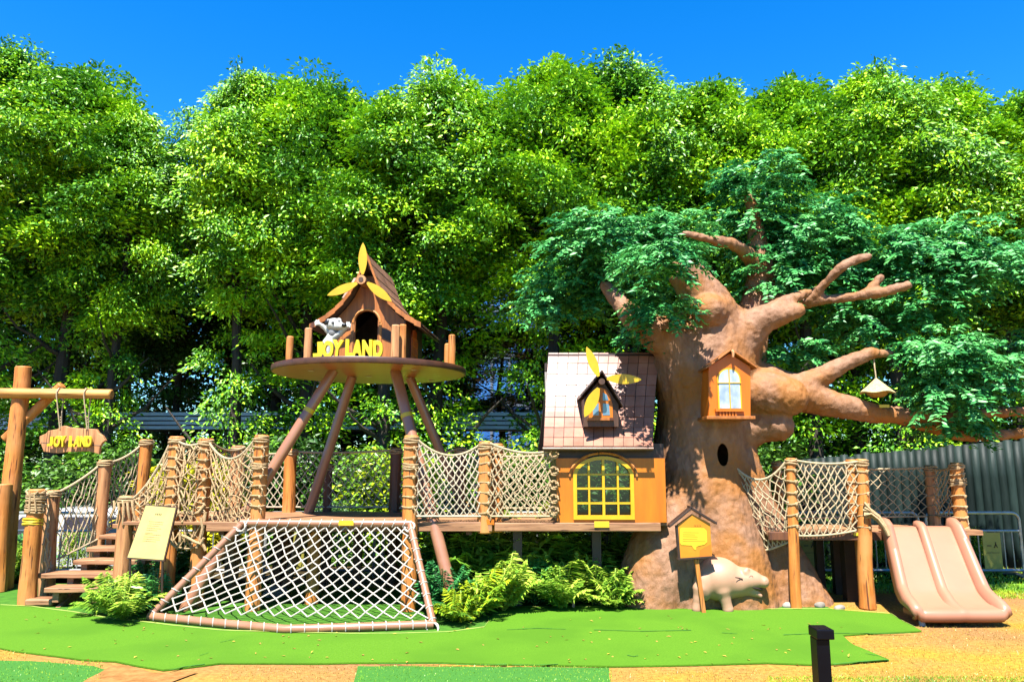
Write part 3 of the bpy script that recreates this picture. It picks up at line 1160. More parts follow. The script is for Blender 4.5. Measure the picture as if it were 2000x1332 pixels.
# low lying sky/valley closing hedge behind everything
rgx = 0
for i, (px, py, Y, lab) in enumerate([(-150, 470, 21.2, 'beyond the left edge'), (60, 480, 20.8, 'behind the log gate'), (270, 470, 21.2, 'behind the stairs'), (450, 460, 20.8, 'behind the draped net'), (620, 470, 21.2, 'behind the stilt legs'),
                                      (790, 480, 20.8, 'right of the stilt legs'), (1195, 470, 20.8, 'behind the cottage roof'), (1380, 460, 21.2, 'behind the sculpted trunk'), (1550, 470, 20.8, 'behind the rope bridge'),
                                      (1740, 470, 21.2, 'behind the straw lantern'), (1920, 470, 20.8, 'behind the palisade'), (2120, 470, 21.2, 'beyond the right edge'), (985, 660, 20.8, 'in front of the glazed building')]):
    o = copy_tree(bp[i % 2])
    top = W(px, py, Y)
    s = (top.z + .85) / (TREE_H * .985)
    o.location = (top.x, Y, -.85)
    o.scale = (s * 1.9, s * 1.5, s * 1.05)
    o.rotation_euler = (0, 0, i * 2.3)
    o['label'] = 'low dark far tree ' + lab
    o['group'] = 'low far trees closing the view'

# tall dark hedges closing the view at trunk height
for (pa_, pb_, lab) in ((-700, 925, 'tall dark hedge in deep shade behind the tree trunks left of the glazed building'), (1045, 2700, 'tall dark hedge in deep shade behind the tree trunks right of the glazed building')):
    Yh = 19.6
    xa_, xb_ = W(pa_, 800, Yh).x, W(pb_, 800, Yh).x
    m = int((xb_ - xa_) * 1500)
    hx_ = rng.uniform(xa_, xb_, m)
    top_ = 4.9 + .7 * np.sin(hx_ * 1.3) + .4 * np.sin(hx_ * 3.1 + 1)
    c = np.stack([hx_, Yh + rng.uniform(-.35, .45, m), -.85 + rng.uniform(0, 1, m) * (top_ + .85)], 1)
    d = rng.normal(size=(m, 3)) * .6 + np.array([0, -.4, -.3])
    me = leaves('foliage', c, d, np.array([0, -.6, .7]) + rng.normal(size=(m, 3)) * .4, rng.uniform(.6, 1.3, m) * .17, rng.uniform(.7, 1.2, m) * .10, 'leafshade')
    t = thing('hedge', lab, 'hedge', ((xa_ + xb_) / 2, Yh, -.85))
    mesh_obj('foliage', me, t)
    mb = MB()
    for k in range(12):
        x = xa_ + (xb_ - xa_) * (k + .5) / 12
        mb.tube([(x, Yh + .2, -.85), (x + .1, Yh + .2, 1.5), (x - .1, Yh + .2, 3.6)], [.09, .07, .03], 6)
    mb.obj('stems', 'treebark', t)

# parked car behind the stairs
t = thing('parked_car', 'white parked car with dark blue windows behind the stair netting', 'car', W(172, 1060, 12.7))
t.location.z = terrain(12.7)
cx, cy, cz = t.location
zr = W(175, 990, 12.7).z - cz
prof = [(-2.1, .35), (-2.15, .62), (-1.95, .74), (-1.35, .80), (-.85, zr - .06), (-.45, zr), (.75, zr), (1.15, zr - .08), (1.75, .86), (2.1, .80), (2.15, .40)]
mb = MB()
rows = []
for (y, k) in [(-.80, .93), (-.70, 1.0), (.70, 1.0), (.80, .93)]:
    rows.append([V(cx + a, cy + y, cz + .35 + (b - .35) * k) for a, b in prof])
mb.grid(rows)
for r_ in (rows[0], rows[-1]):
    mb.add(r_, [tuple(range(len(r_)))])
mb.obj('body', 'carpaint', t)
mb = MB()
for sy in (-.815, .79):
    for xa, xb, ha in ((-1.05, -.05, 0), (.05, 1.25, 0)):
        q = [V(cx + xa, cy + sy, cz + .80), V(cx + xb, cy + sy, cz + .80), V(cx + min(xb, .95), cy + sy, cz + zr - .10), V(cx + max(xa, -.62), cy + sy, cz + zr - .10)]
        mb.slab(q, (0, .02, 0))
mb.obj('window', 'carglass', t, smooth=False)
for sx in (-1.35, 1.35):
    for sy in (-.74, .74):
        mb = MB()
        mb.tube([(cx + sx, cy + sy - .1, cz + .32), (cx + sx, cy + sy + .1, cz + .32)], .32, 20)
        w_ = mb.obj('wheel', 'tyre', t)
        mb = MB()
        mb.tube([(cx + sx, cy + sy - .115, cz + .32), (cx + sx, cy + sy + .115, cz + .32)], .19, 14)
        mb.obj('rim', 'steel', w_)

# palisade fence on the right
t = thing('palisade_fence', 'dark green palisade of tall rounded steel panels behind the slide', 'fence', W(1800, 1060, 13))
mb = MB()
pa, pb = V(W(2080, 860, 10.9).x, 10.9, 0), V(W(1560, 890, 12.7).x, 12.7, 0)
n = 34
dirv = (pb - pa)
for k in range(n):
    p = pa + dirv * ((k + .5) / n)
    w = dirv.length / n * .5
    zt = 1.92 + .05 * noise.noise(V(k * .9, 0, 0)) - .35 * (k / n)
    tx = dirv.normalized()
    ny = V(-tx.y, tx.x, 0)
    if ny.y > 0:
        ny = -ny
    rows = []
    for z in (terrain(p.y) - .05, .4, .9, 1.3, zt):
        row = []
        for i in range(9):
            a = math.pi * i / 8
            row.append(p + tx * (-math.cos(a) * w * .96) + ny * (math.sin(a) * w * .8 + .03 * noise.noise(V(k, z * 1.5, 0))) + V(0, 0, z))
        rows.append(row)
    mb.grid(rows)
mb.obj('panels', 'palisade', t, solid=.01)
mb = MB()
ny = V(-dirv.y, dirv.x, 0).normalized()
if ny.y < 0:
    ny = -ny
for z in (.3, 1.2):
    a, b = pa + ny * .06 + V(0, 0, z), pb + ny * .06 + V(0, 0, z)
    mb.tube([a, b], .04, 6)
mb.obj('rail', 'palisade', t)


# crowd barriers
def make_barrier(x, Y, w, h, label, panel=None, rz=0.0):
    t = thing('crowd_barrier', label, 'barrier', (x, Y, 0), 'metal crowd barriers behind the play deck')
    r = .022
    z0 = .10
    mb = MB()
    c = .10
    pts = [V(x - w / 2, Y, .0), V(x - w / 2, Y, h - c)]
    for i in range(1, 6):
        a = math.pi / 2 * i / 5
        pts.append(V(x - w / 2 + c - c * math.cos(a), Y, h - c + c * math.sin(a)))
    q = [V(2 * x - p.x, p.y, p.z) for p in reversed(pts)]
    mb.tube(pts + q, r, 8)
    zm = h * .72
    mb.tube([(x - w / 2, Y, zm), (x + w / 2, Y, zm)], r * .8, 7)
    mb.tube([(x - w / 2, Y, z0), (x + w / 2, Y, z0)], r * .9, 7)
    mb.obj('frame', 'steel', t)
    mb = MB()
    nb = int(w / .115)
    for i in range(1, nb):
        xx = x - w / 2 + w * i / nb
        mb.tube([(xx, Y, z0), (xx, Y, zm)], .009, 6)
    mb.obj('bars', 'steel', t)
    for s in (-1, 1):
        mb = MB()
        mb.tube([(x + s * (w / 2 - .12), Y - .28, .015), (x + s * (w / 2 - .12), Y, .06), (x + s * (w / 2 - .12), Y + .28, .015)], .018, 6)
        mb.obj('foot', 'steel', t)
    if panel:
        mb = MB()
        a, b = panel
        mb.box2((a, Y - .018, z0 + .02), (b, Y - .030, zm - .02))
        pn = mb.obj('notice_panel', 'barpanel', t, smooth=False)
        mb = MB()
        m_ = (a + b) / 2
        mb.box2((m_ - .07, Y - .034, .42), (m_ - .01, Y - .0315, .432))
        mb.tube([(m_ + .03, Y - .033, .40), (m_ + .05, Y - .033, .45)], .006, 5)
        mb.tube([(m_ + .07, Y - .033, .40), (m_ + .05, Y - .033, .45)], .006, 5)
        mb.ball((m_ + .05, Y - .033, .465), .011, (1, .3, 1), 8, 5)
        mb.box2((m_ - .09, Y - .034, .33), (m_ + .09, Y - .0315, .336))
        mb.obj('notice_print', 'ink', pn, smooth=False)
    return t


YB = 10.4


def bx(px):
    return W(px, 1060, YB).x


hb = .86
for (a, b, lab, pan) in [(-60, 210, 'crowd barrier behind the wooden stairs at the far left', None), (225, 505, 'crowd barrier seen under the draped net beside the yellow board', None),
                         (515, 735, 'crowd barrier seen through the left half of the climbing net', (560, 620)), (745, 960, 'crowd barrier behind the right half of the climbing net', None),
                         (972, 1108, 'short crowd barrier with an olive panel above the ferns, left of the cottage', (977, 992)), (1112, 1300, 'crowd barrier below the arched cottage window', (1190, 1235)),
                         (1330, 1545, 'crowd barrier hidden mostly by the sculpted trunk', None), (1552, 1800, 'crowd barrier under the right rope bridge', (1556, 1600)),
                         (1808, 1998, 'crowd barrier with an olive notice panel right of the slide', (1917, 1952))]:
    xa, xb = bx(a), bx(b)
    make_barrier((xa + xb) / 2, YB, xb - xa - .05, hb, lab, (bx(pan[0]), bx(pan[1])) if pan else None)

# ================================================================== log gate (left)
YG = 9.5
s_ = S(760, YG)
t = thing('log_gate', 'tall gate frame of round logs with a crossbeam at the left edge', 'gate', G(15, 1120))
mb = MB()
b = W(14, 1085, YG)
mb.log(V(b.x - .02, YG, 0), W(46, 716, YG), .115, .092, seed=2, seg=14)
mb.obj('post', 'log', t)
mb = MB()
mb.log(W(-190, 766, YG - .09), W(219, 770, YG - .09), .066, .062, seed=4, n=14)
mb.obj('crossbeam', 'logx', t)
mb = MB()
mb.log(W(10, 858, YG + .05), W(122, 752, YG + .05), .065, .06, seed=6)
mb.obj('brace', 'log', t)
mb = MB()
b = W(2, 1085, YG - .2)
mb.log(V(b.x, YG - .2, 0), W(8, 945, YG - .2), .10, .095, seed=8)
mb.obj('side_post', 'log', t)
mb = MB()
b = W(-230, 1085, YG)
mb.log(V(b.x, YG, 0), W(-195, 716, YG), .115, .095, seed=9)
mb.obj('post', 'log', t)

# hanging sign
YS = YG - .09
t = thing('hanging_sign', 'ragged wooden plank sign with raised yellow letters hanging from the crossbeam', 'sign', W(137, 860, YS - .02))
out = [(77, 852), (90, 846), (94, 841), (112, 838), (118, 833), (126, 831), (134, 834), (150, 836), (172, 837), (188, 838), (193, 846), (200, 851), (206, 860), (199, 865), (195, 872), (193, 887),
       (184, 884), (170, 881), (150, 882), (128, 883), (112, 885), (100, 884), (85, 882), (80, 868), (77, 866)]
mb = MB()
mb.slab([W(x, y, YS - .04) for x, y in out], (0, .05, 0))
mb.obj('board', 'logpale', t, smooth=False, bevel=.006)
mb = MB()
for ya, xa, xb in ((864, 80, 93), (869, 178, 196)):
    mb.tube([W(xa, ya, YS - .041), W(xb, ya + 1, YS - .041)], .003, 5)
mb.obj('crack', 'darkbrown', t)
for x in (118, 171):
    mb = MB()
    c = W(x, 769, YS)
    pts = [W(x - 1, 838, YS - .045), c + V(-.002, -.075, -.03), c + V(0, -.078, .02), c + V(0, -.045, .066), c + V(0, .045, .066), c + V(.004, .078, .0), c + V(.01, .05, -.2), W(x + 2, 838, YS + .012)]
    mb.tube(pts, .008, 6)
    for k in range(3):
        q = W(x, 815 + k * 5, YS - .03)
        mb.ball(q, .013, (1, 1, .7), 7, 5)
    mb.obj('rope', 'ropetan', t)
xs_ = [(100, 'J', 2), (112, 'O', -3), (124, 'Y', 4), (139, 'L', 0), (151, 'A', -2), (163, 'N', 2), (174, 'D', -1)]
for x, ch, ro in xs_:
    place_text(ch, 'letter', t, W(x - 1, 871, YS - .085), .168, .014, 'letter', roll=ro, offset=.009, bevel=.002, sx=.56 if ch != 'J' else .75)

# ================================================================== stairs
tr = [(1148, 8.30), (1120, 8.55), (1094, 8.80), (1069, 9.05), (1045, 9.30), (1023, 9.55)]
XL, XR = -5.05, -4.22
t = thing('wooden_stairs', 'rustic open wooden stairs of six planks climbing to the deck', 'stairs', (XL + .4, 8.3, 0))
for k, (py, Y) in enumerate(tr):
    z = W(200, py, Y).z
    mb = MB()
    xl = XL - (.26 if k == 1 else 0)
    nseg = 8
    P = []
    for i in range(nseg + 1):
        x = xl + (XR - xl) * i / nseg
        P.append((x, .012 * noise.noise(V(i * .8, k * 3, 0)), .008 * noise.noise(V(i * .7, k, 7))))
    ring = []
    for (x, dy, dz) in P:
        ring.append([V(x, Y + dy, z + dz), V(x, Y + .26, z + dz), V(x, Y + .26, z - .05 + dz), V(x, Y + dy * 1.5, z - .05 + dz)])
    mb.grid(ring, closed=True)
    mb.add(ring[0], [(0, 1, 2, 3)])
    mb.add(ring[-1], [(3, 2, 1, 0)])
    mb.obj('tread', 'plank', t, bevel=.006)
for x in (XL + .10, (XL + XR) / 2 + .12, XR - .1):
    mb = MB()
    for k, (py, Y) in enumerate(tr):
        z = W(200, py, Y).z
        mb.box2((x - .035, Y + .05, max(0, z - .16)), (x + .035, Y + .22, z - .052))
    a, b = V(x, 8.35, .0), V(x, 9.7, .63)
    mb.slab([a, V(x, 8.62, 0), V(x, 9.75, .52), V(x, 9.75, .66)], (.05, 0, 0))
    mb.obj('stringer', 'plank', t, smooth=False, bevel=.004)
mb = MB()
mb.box2((-5.30, 8.38, 0.016), (-5.0, 8.58, .085))
mb.obj('foot_block', 'plank', t, bevel=.015)


# stair posts
def post(px, pyt, Y, r, lab, base_px=None, lean=None, mat='log', group='log posts beside the stairs', seed=1, zb=0.0):
    top = W(px, pyt, Y)
    bx_ = top.x if base_px is None else W(base_px[0], base_px[1], Y).x
    t = thing('log_post', lab, 'post', (bx_, Y, zb), group)
    mb = MB()
    mb.log(V(bx_, Y, zb), top, r * 1.05, r * .95, seed=seed, seg=11)
    mb.obj('log', mat, t)
    return t, top


tp = []
for i, a in enumerate([(73, 955, 8.50, .088, 'orange front log post at the stair foot, its top wound with pale rope', (52, 1180)),
                       (103, 957, 8.85, .085, 'shaded log post just behind the rope wound post at the stair foot', (96, 1110)),
                       (206, 898, 9.45, .082, 'log post halfway up the left side of the stairs', (190, 1060)),
                       (287, 858, 9.95, .085, 'log post at the head of the stairs, left of the draped net', (268, 1000)),
                       (249, 968, 8.45, .085, 'short log post right of the treads with a rope knot on top', (236, 1110))]):
    t, top = post(a[0], a[1], a[2], a[3], a[4], a[5], seed=11 + i, mat=('log', 'logpale', 'logpale', 'log', 'logpale')[i])
    tp.append(top)
    mb = MB()
    if i == 0:
        for k in range(2):
            lash(mb, top + V(-.002, 0, -.10 - .12 * k), .092, 5, .10, .010, seed=k)
        for k in range(7):
            a0 = k * .9
            q = top + V(math.cos(a0) * .1, math.sin(a0) * .1 - .01, .0)
            mb.tube([q + V(0, 0, -.02), q * .5 + (top + V(0, -.1, -.12)) * .5, q + V(.01 * (k % 3), 0, -.24)], .011, 5)
        mb.obj('rope_wrap', 'rope', t)
        mb = MB()
        lash(mb, top + V(-.012, 0, -.36), .091, 4, .075, .011)
        mb.obj('yellow_band', 'bubble', t)
    else:
        lash(mb, top + V(0, 0, -.05), a[3] * .97, 3, .06, .011, seed=i)
        if i == 4:
            for k in range(5):
                q = top + V(-.1 + .05 * k, -.09, -.05 - .02 * (k % 2))
                mb.tube([q, q + V(.03, -.03, -.08), q + V(-.02 + .02 * k, 0, -.18 - .04 * (k % 3))], .012, 5)
        mb.obj('rope_wrap', 'rope', t)

# ================================================================== main deck
ZD = .915
YF, YK = 8.22, 9.82
xdl, xdr = -4.25, W(965, 1020, YF).x
t = thing('play_deck', 'long raised timber deck on log posts with rope sides', 'play deck', (-2, 8.9, 0))
deck = t
mb = MB()
nb = 11
for k in range(nb):
    y0 = YF + .06 + (YK - YF - .06) * k / nb
    y1 = YF + .06 + (YK - YF - .06) * (k + 1) / nb - .006
    mb.box2((xdl, y0, ZD - .035), (xdr, y1, ZD))
mb.obj('deck_boards', 'plank', t, smooth=False, bevel=.004)
mb = MB()
mb.box2((W(405, 1020, YF).x, YF - .03, ZD - .095), (xdr - .02, YF + .055, ZD + .005))
mb.obj('front_beam', 'plank', t, smooth=False, bevel=.008)
mb = MB()
mb.box2((xdl, YK, ZD - .10), (xdr, YK + .06, ZD - .002))
mb.obj('back_beam', 'plank', t, smooth=False, bevel=.006)
for x in (-4.1, -3.2, -2.3, -1.4, -.5):
    mb = MB()
    mb.box2((x, YF + .06, ZD - .14), (x + .06, YK, ZD - .037))
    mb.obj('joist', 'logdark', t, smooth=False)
front_posts = [(346, 852, 8.45, .080, (328, 1108)), (403, 856, 8.42, .082, (386, 1112)), (511, 849, 8.20, .078, None), (804, 850, 8.18, .082, None), (948, 862, 8.26, .078, None), (971, 866, 8.42, .070, None)]
ptop = []
for i, (px, py, Y, r, bpx) in enumerate(front_posts):
    top = W(px, py, Y)
    x0 = top.x if bpx is None else W(bpx[0], bpx[1], Y).x
    x0 = top.x * .6 + x0 * .4
    mb = MB()
    mb.log(V(x0, Y, 0 if i < 4 else ZD - .12), top, r * 1.05, r * .96, seed=30 + i, seg=12)
    p = mb.obj('post', 'log', deck)
    ptop.append(top)
    mb = MB()
    lash(mb, top + V(0, 0, -.06), r * .98, 3, .06, .010, seed=i)
    for k in range(7):
        zz = top.z - .14 - .105 * k
        f = (top.z - zz) / top.z
        c = V(top.x + (x0 - top.x) * f, Y, zz)
        lash(mb, c, r * 1.0, 1, .03, .0085, seed=k + i)
        q = c + V(r * .5, -r * .95, 0)
        mb.ball(q, .019, (1, 1, 1.2), 6, 5)
        if k % 2 == 0:
            mb.tube([q, q + V(.03, -.012, -.03), q + V(.02, -.006, -.075)], .008, 5)
    if i in (2, 3):
        c = V(top.x, Y, top.z - .34)
        lash(mb, c, r * 1.03, 5, .06, .008, seed=3)
    mb.obj('lashing', 'rope', p)
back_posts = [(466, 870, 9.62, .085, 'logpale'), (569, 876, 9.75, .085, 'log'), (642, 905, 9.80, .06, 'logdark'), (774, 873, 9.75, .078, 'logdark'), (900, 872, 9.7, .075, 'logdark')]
btop = []
for i, (px, py, Y, r, mt) in enumerate(back_posts):
    top = W(px, py, Y)
    mb = MB()
    mb.log(V(top.x, Y, 0), top, r * 1.05, r * .96, seed=50 + i, seg=10)
    p = mb.obj('post', mt, deck)
    btop.append(top)
    mb = MB()
    lash(mb, top + V(0, 0, -.06), r * .98, 3, .06, .010, seed=i)
    mb.obj('lashing', 'rope', p)
for px in (495, 612, 800):
    x = W(px, 1040, 8.5).x
    mb = MB()
    mb.log(V(x, 8.55, 0), V(x, 8.55, ZD - .04), .075, .07, seed=60 + px)
    mb.obj('support', 'log', deck)
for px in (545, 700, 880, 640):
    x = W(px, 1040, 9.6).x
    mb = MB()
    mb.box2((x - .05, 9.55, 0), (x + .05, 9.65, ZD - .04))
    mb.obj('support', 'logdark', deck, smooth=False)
mb = MB()
mb.box2(W(950, 1018, YF - .033) + V(0, 0, -.035), W(965, 1018, YF - .033) + V(0, .01, .02))
mb.obj('notice_plate', 'boxorange', deck, smooth=False)

# ================================================================== cottage deck + cottage
YW = 8.245
c0, c1 = W(966, 1020, YF).x, W(1290, 1020, YF).x
t = thing('cottage', 'orange cottage with tiled pink roof and yellow arched window on the deck', 'cottage', (1.0, 8.9, 0))
cot = t
mb = MB()
mb.box2((c0, YF - .02, ZD - .095), (c1, YF + .05, ZD - .005))
mb.obj('deck_beam', 'plank', t, smooth=False, bevel=.008)
mb = MB()
for k in range(10):
    y0 = YF + .055 + .155 * k
    mb.box2((c0, y0, ZD - .04), (c1 + .1, y0 + .15, ZD - .006))
mb.obj('floor_boards', 'plank', t, smooth=False)
for x, y in ((c0 + .25, 8.5), (.95, 8.6), (c0 + .3, 9.7), (1.2, 9.7)):
    mb = MB()
    mb.box2((x - .05, y - .05, 0), (x + .05, y + .05, ZD - .042))
    mb.obj('support', 'darkbrown', t, smooth=False)
mb = MB()
mb.box2(W(1161, 1030, YF - .036), W(1190, 1018, YF - .036) + V(0, .012, 0))
mb.obj('notice_plate', 'bubble', t, smooth=False, bevel=.002)
# walls: columns with an arched opening
wx0, wx1 = W(1087, 950, YW).x, W(1300, 950, YW).x
zw0, zw1 = ZD - .004, 1.60
wxa, wxb = W(1121, 950, YW).x, W(1236, 950, YW).x
wcx, wr = (wxa + wxb) / 2, (wxb - wxa) / 2
zb_, zspr, ztop = W(1180, 1012, YW).z, W(1180, 930, YW).z, W(1180, 893, YW).z


def arch(x, cx=None, hw=None, zs=None, zt=None):
    cx = wcx if cx is None else cx
    hw = wr if hw is None else hw
    zs = zspr if zs is None else zs
    zt = ztop if zt is None else zt
    q = min(abs(x - cx) / hw, 1)
    return zs + (zt - zs) * math.sqrt(max(0, 1 - q * q))


def arched_wall(mb, x0, x1, z0, topf, Y, th, cx, hw, zb, zs, zt, n=24):
    xs = [x0, cx - hw] + [cx - hw * math.cos(math.pi * i / n) for i in range(1, n)] + [cx + hw, x1]
    for a, b in zip(xs[:-1], xs[1:]):
        inside = a >= cx - hw - 1e-6 and b <= cx + hw + 1e-6
        if not inside:
            mb.slab([V(a, Y, z0), V(b, Y, z0), V(b, Y, topf(b)), V(a, Y, topf(a))], (0, th, 0))
        else:
            if zb > z0 + .002:
                mb.slab([V(a, Y, z0), V(b, Y, z0), V(b, Y, zb), V(a, Y, zb)], (0, th, 0))
            za_, zc_ = arch(a, cx, hw, zs, zt), arch(b, cx, hw, zs, zt)
            if topf(a) > za_ + .001 or topf(b) > zc_ + .001:
                mb.slab([V(a, Y, za_), V(b, Y, zc_), V(b, Y, max(topf(b), zc_ + .001)), V(a, Y, max(topf(a), za_ + .001))], (0, th, 0))


mb = MB()
arched_wall(mb, wx0, wx1, zw0, lambda x: zw1, YW, .04, wcx, wr, zb_, zspr, ztop)
mb.obj('wall', 'orange', cot, smooth=False)
mb = MB()
mb.box2((wx0 + .01, YW + .045, zw1 - .05), (wx1, YW + .085, 1.76))
mb.box2((wx0, YW + .045, zw0), (wx0 + .03, 9.55, 1.76))
arched_wall(mb, wx0, wx1, zw0, lambda x: 1.86, 9.56, .03, wcx + .1, wr * 1.5, zb_, zspr, ztop)
mb.obj('inner_wall', 'darkbrown', cot, smooth=False)
# window
win = MB()
n = 28
outer, inner = [], []
fo, fi = .028, -.004
for i in range(n + 1):
    a = math.pi * i / n
    outer.append((wcx - (wr + .010) * math.cos(a), zspr + (ztop + .012 - zspr) * math.sin(a)))
    inner.append((wcx - (wr - .030) * math.cos(a), zspr + (ztop - .026 - zspr) * math.sin(a)))
outer = [(wcx - wr - .010, zb_ - .012)] + outer + [(wcx + wr + .010, zb_ - .012)]
inner = [(wcx - wr + .030, zb_ + .032)] + inner + [(wcx + wr - .030, zb_ + .032)]
k = len(outer)
yf, yb = YW - .022, YW + .06
for i in range(k):
    j = (i + 1) % k
    o1, o2, i1, i2 = outer[i], outer[j], inner[i], inner[j]
    vs = [V(o1[0], yf, o1[1]), V(o2[0], yf, o2[1]), V(i2[0], yf, i2[1]), V(i1[0], yf, i1[1]), V(o1[0], yb, o1[1]), V(o2[0], yb, o2[1]), V(i2[0], yb, i2[1]), V(i1[0], yb, i1[1])]
    win.add(vs, [(0, 1, 2, 3), (0, 4, 5, 1), (3, 2, 6, 7), (5, 4, 7, 6)])
for q in (-.5, 0, .5):
    x = wcx + q * wr * .98
    w = .014 if q == 0 else .010
    win.box2((x - w, YW - .012, zb_ + .02), (x + w, YW + .03, arch(x) - .02))
for z in (zb_ + (ztop - zb_) * .245, zb_ + (ztop - zb_) * .485, zb_ + (ztop - zb_) * .715):
    hw = wr * .97 if z < zspr else wr * math.sqrt(max(0, 1 - ((z - zspr) / (ztop - zspr)) ** 2)) - .02
    win.box2((wcx - hw, YW - .008, z - .010), (wcx + hw, YW + .026, z + .010))
w_ = win.obj('window', 'yellow', cot, smooth=False)
mb = MB()
q = [V(x, YW + .035, z) for x, z in inner]
mb.add(q, [tuple(range(len(q)))])
mb.obj('pane', 'glass', w_, smooth=False)
mb = MB()
pts = [V(wcx - (wr + .045) * math.cos(math.pi * i / 20), YW - .012, zspr + (ztop + .045 - zspr) * math.sin(math.pi * i / 20)) for i in range(21)]
mb.tube(pts, .014, 6)
mb.obj('arch_trim', 'log', cot)
# roof, concave front slope
rb0, rb1 = W(1061, 874, 8.13).x, W(1276, 874, 8.13).x
rt0, rt1 = W(1071, 690, 8.98).x, W(1288, 690, 8.98).x
zrb, zrt = W(1061, 873, 8.13).z, W(1070, 690, 8.98).z


def roofpt(u, v, off=0.0):
    """u across 0..1, v up the slope 0..1"""
    y = 8.13 + .85 * (v - .16 * math.sin(math.pi * v) * -1 * .9 if False else v ** .90 * (1.0) + .10 * math.sin(math.pi * v))
    z = zrb + (zrt - zrb) * (v ** 1.12)
    x = rb0 + (rt0 - rb0) * v + ((rb1 + (rt1 - rb1) * v) - (rb0 + (rt0 - rb0) * v)) * u
    return V(x, y - off * .72, z + off * .68)


mb = MB()
nv = 18
rows = [[roofpt(u / 2, v / nv) for u in range(3)] for v in range(nv + 1)]
mb.grid(rows)
back = [[roofpt(u / 2, v / nv) for u in range(3)] for v in range(nv + 1)]
mb.grid([[V(p.x, 2 * 8.985 - p.y, p.z) for p in r] for r in reversed(back)])
rf = mb.obj('roof', 'grout', cot, solid=.05)
mb = MB()
nc, nr = 11, 9
for j in range(nr):
    for i in range(nc):
        u0, u1 = (i + .03) / nc, (i + .97) / nc
        v0, v1 = (j + .03) / nr, (j + .97) / nr
        h = .012 + .004 * random.random()
        vm = (v0 + v1) / 2
        top_ = [roofpt(u0, v0, h), roofpt(u1, v0, h), roofpt(u1, vm, h), roofpt(u1, v1, h), roofpt(u0, v1, h), roofpt(u0, vm, h)]
        bot = [roofpt(u0, v0, .001), roofpt(u1, v0, .001), roofpt(u1, vm, .001), roofpt(u1, v1, .001), roofpt(u0, v1, .001), roofpt(u0, vm, .001)]
        vs = top_ + bot
        fs = [(0, 1, 2, 5), (5, 2, 3, 4)] + [(a, a + 6, (a + 1) % 6 + 6, (a + 1) % 6) for a in range(6)]
        mb.add(vs, fs)
mb.obj('tiles', 'tile', rf, smooth=False)
mb = MB()
for x in (rb0 + .06, rb1 - .06):
    fr = [roofpt(.5, v / 10) for v in range(1, 10)]
    q = [V(x, 8.32, 1.70)] + [V(x, p.y + .06, p.z - .09) for p in fr] + [V(x, 8.985, zrt - .12)]
    q += [V(x, 2 * 8.985 - p.y - .06, p.z - .09) for p in reversed(fr)] + [V(x, 9.65, 1.70)]
    mb.slab(q, (.03, 0, 0))
mb.obj('gable', 'darkbrown', cot, smooth=False)
mb = MB()
a, b = W(1060, 876, 8.10), W(1276, 876, 8.10)
mb.tube([a, b], .016, 6)
mb.obj('eave_trim', 'shingle', cot)


def blade_mesh(mb, p0, p1, w, th=.012, nrm=V(0, -1, 0)):
    """leaf shaped sail from root p0 to tip p1"""
    p0, p1 = Vector(p0), Vector(p1)
    d = (p1 - p0)
    s = d.cross(nrm).normalized()
    n = 10
    L, Rr = [], []
    for i in range(n + 1):
        t = i / n
        ww = w * (math.sin(math.pi * (t * .92 + .06)) ** .85)
        if i == n:
            ww = .001
        L.append(p0 + d * t + s * ww)
        Rr.append(p0 + d * t - s * ww)
    mb.slab(L + Rr[::-1], -nrm * th)


# dormer with sails
YDm = 8.22
t = thing('dormer_window', 'small dark gabled dormer with arched pane and yellow sails on the tiled roof', 'dormer', W(1170, 830, YDm + .2))
sd = S(780, YDm)


def dp(px, py, y=0.0):
    return W(px, py, YDm) + V(0, y, 0)


mb = MB()
for (xa, ya, xb, yb_) in ((1133, 777, 1174, 729), (1215, 797, 1174, 729)):
    a, b = dp(xa, ya, -.10), dp(xb, yb_, -.10)
    mb.slab([a, b, b + V(0, 0, .03), a + V(0, 0, .03)], (0, .75, 0))
mb.obj('roof', 'darkbrown', t, smooth=False, bevel=.004)
mb = MB()
arc = [(1147, 812), (1147, 780), (1172, 741), (1203, 785), (1203, 812)]
mb.slab([dp(1141, 833), dp(1141, 778), dp(1174, 738), dp(1208, 790), dp(1208, 833)], (0, .6, 0))
mb.obj('wall', 'hutdark', t, smooth=False)
mb = MB()
mb.slab([dp(1150, 816, -.012), dp(1149, 790, -.012), dp(1155, 772, -.012), dp(1163, 760, -.012), dp(1173, 757, -.012), dp(1184, 761, -.012), dp(1191, 772, -.012), dp(1196, 790, -.012), dp(1197, 816, -.012)], (0, .010, 0))
w_ = mb.obj('window', 'orange', t, smooth=False)
mb = MB()
for q in [[(1158, 811), (1157, 790), (1169, 788), (1169, 811)], [(1177, 811), (1177, 788), (1189, 789), (1191, 811)], [(1160, 783), (1169, 768), (1169, 782)], [(1177, 782), (1177, 767), (1185, 771), (1188, 782)]]:
    mb.slab([dp(x, y, -.016) for x, y in q], (0, .003, 0))
mb.obj('pane', 'bluepane', w_, smooth=False)
mb = MB()
mb.box2(dp(1147, 821, -.04), dp(1198, 816, .01))
mb.obj('sill', 'hutwood', t, smooth=False)
mb = MB()
mb.tube([dp(1172, 748, -.17), dp(1172, 748, .02)], .034, 14)
sl = mb.obj('windmill', 'hutdark', t)
for p0, p1, w in (((1166, 738), (1143, 681), .050), ((1182, 742), (1249, 744), .055), ((1166, 760), (1139, 816), .062)):
    mb = MB()
    blade_mesh(mb, dp(*p0, -.15), dp(*p1, -.15), w)
    mb.obj('sail', 'blade', sl, smooth=False)

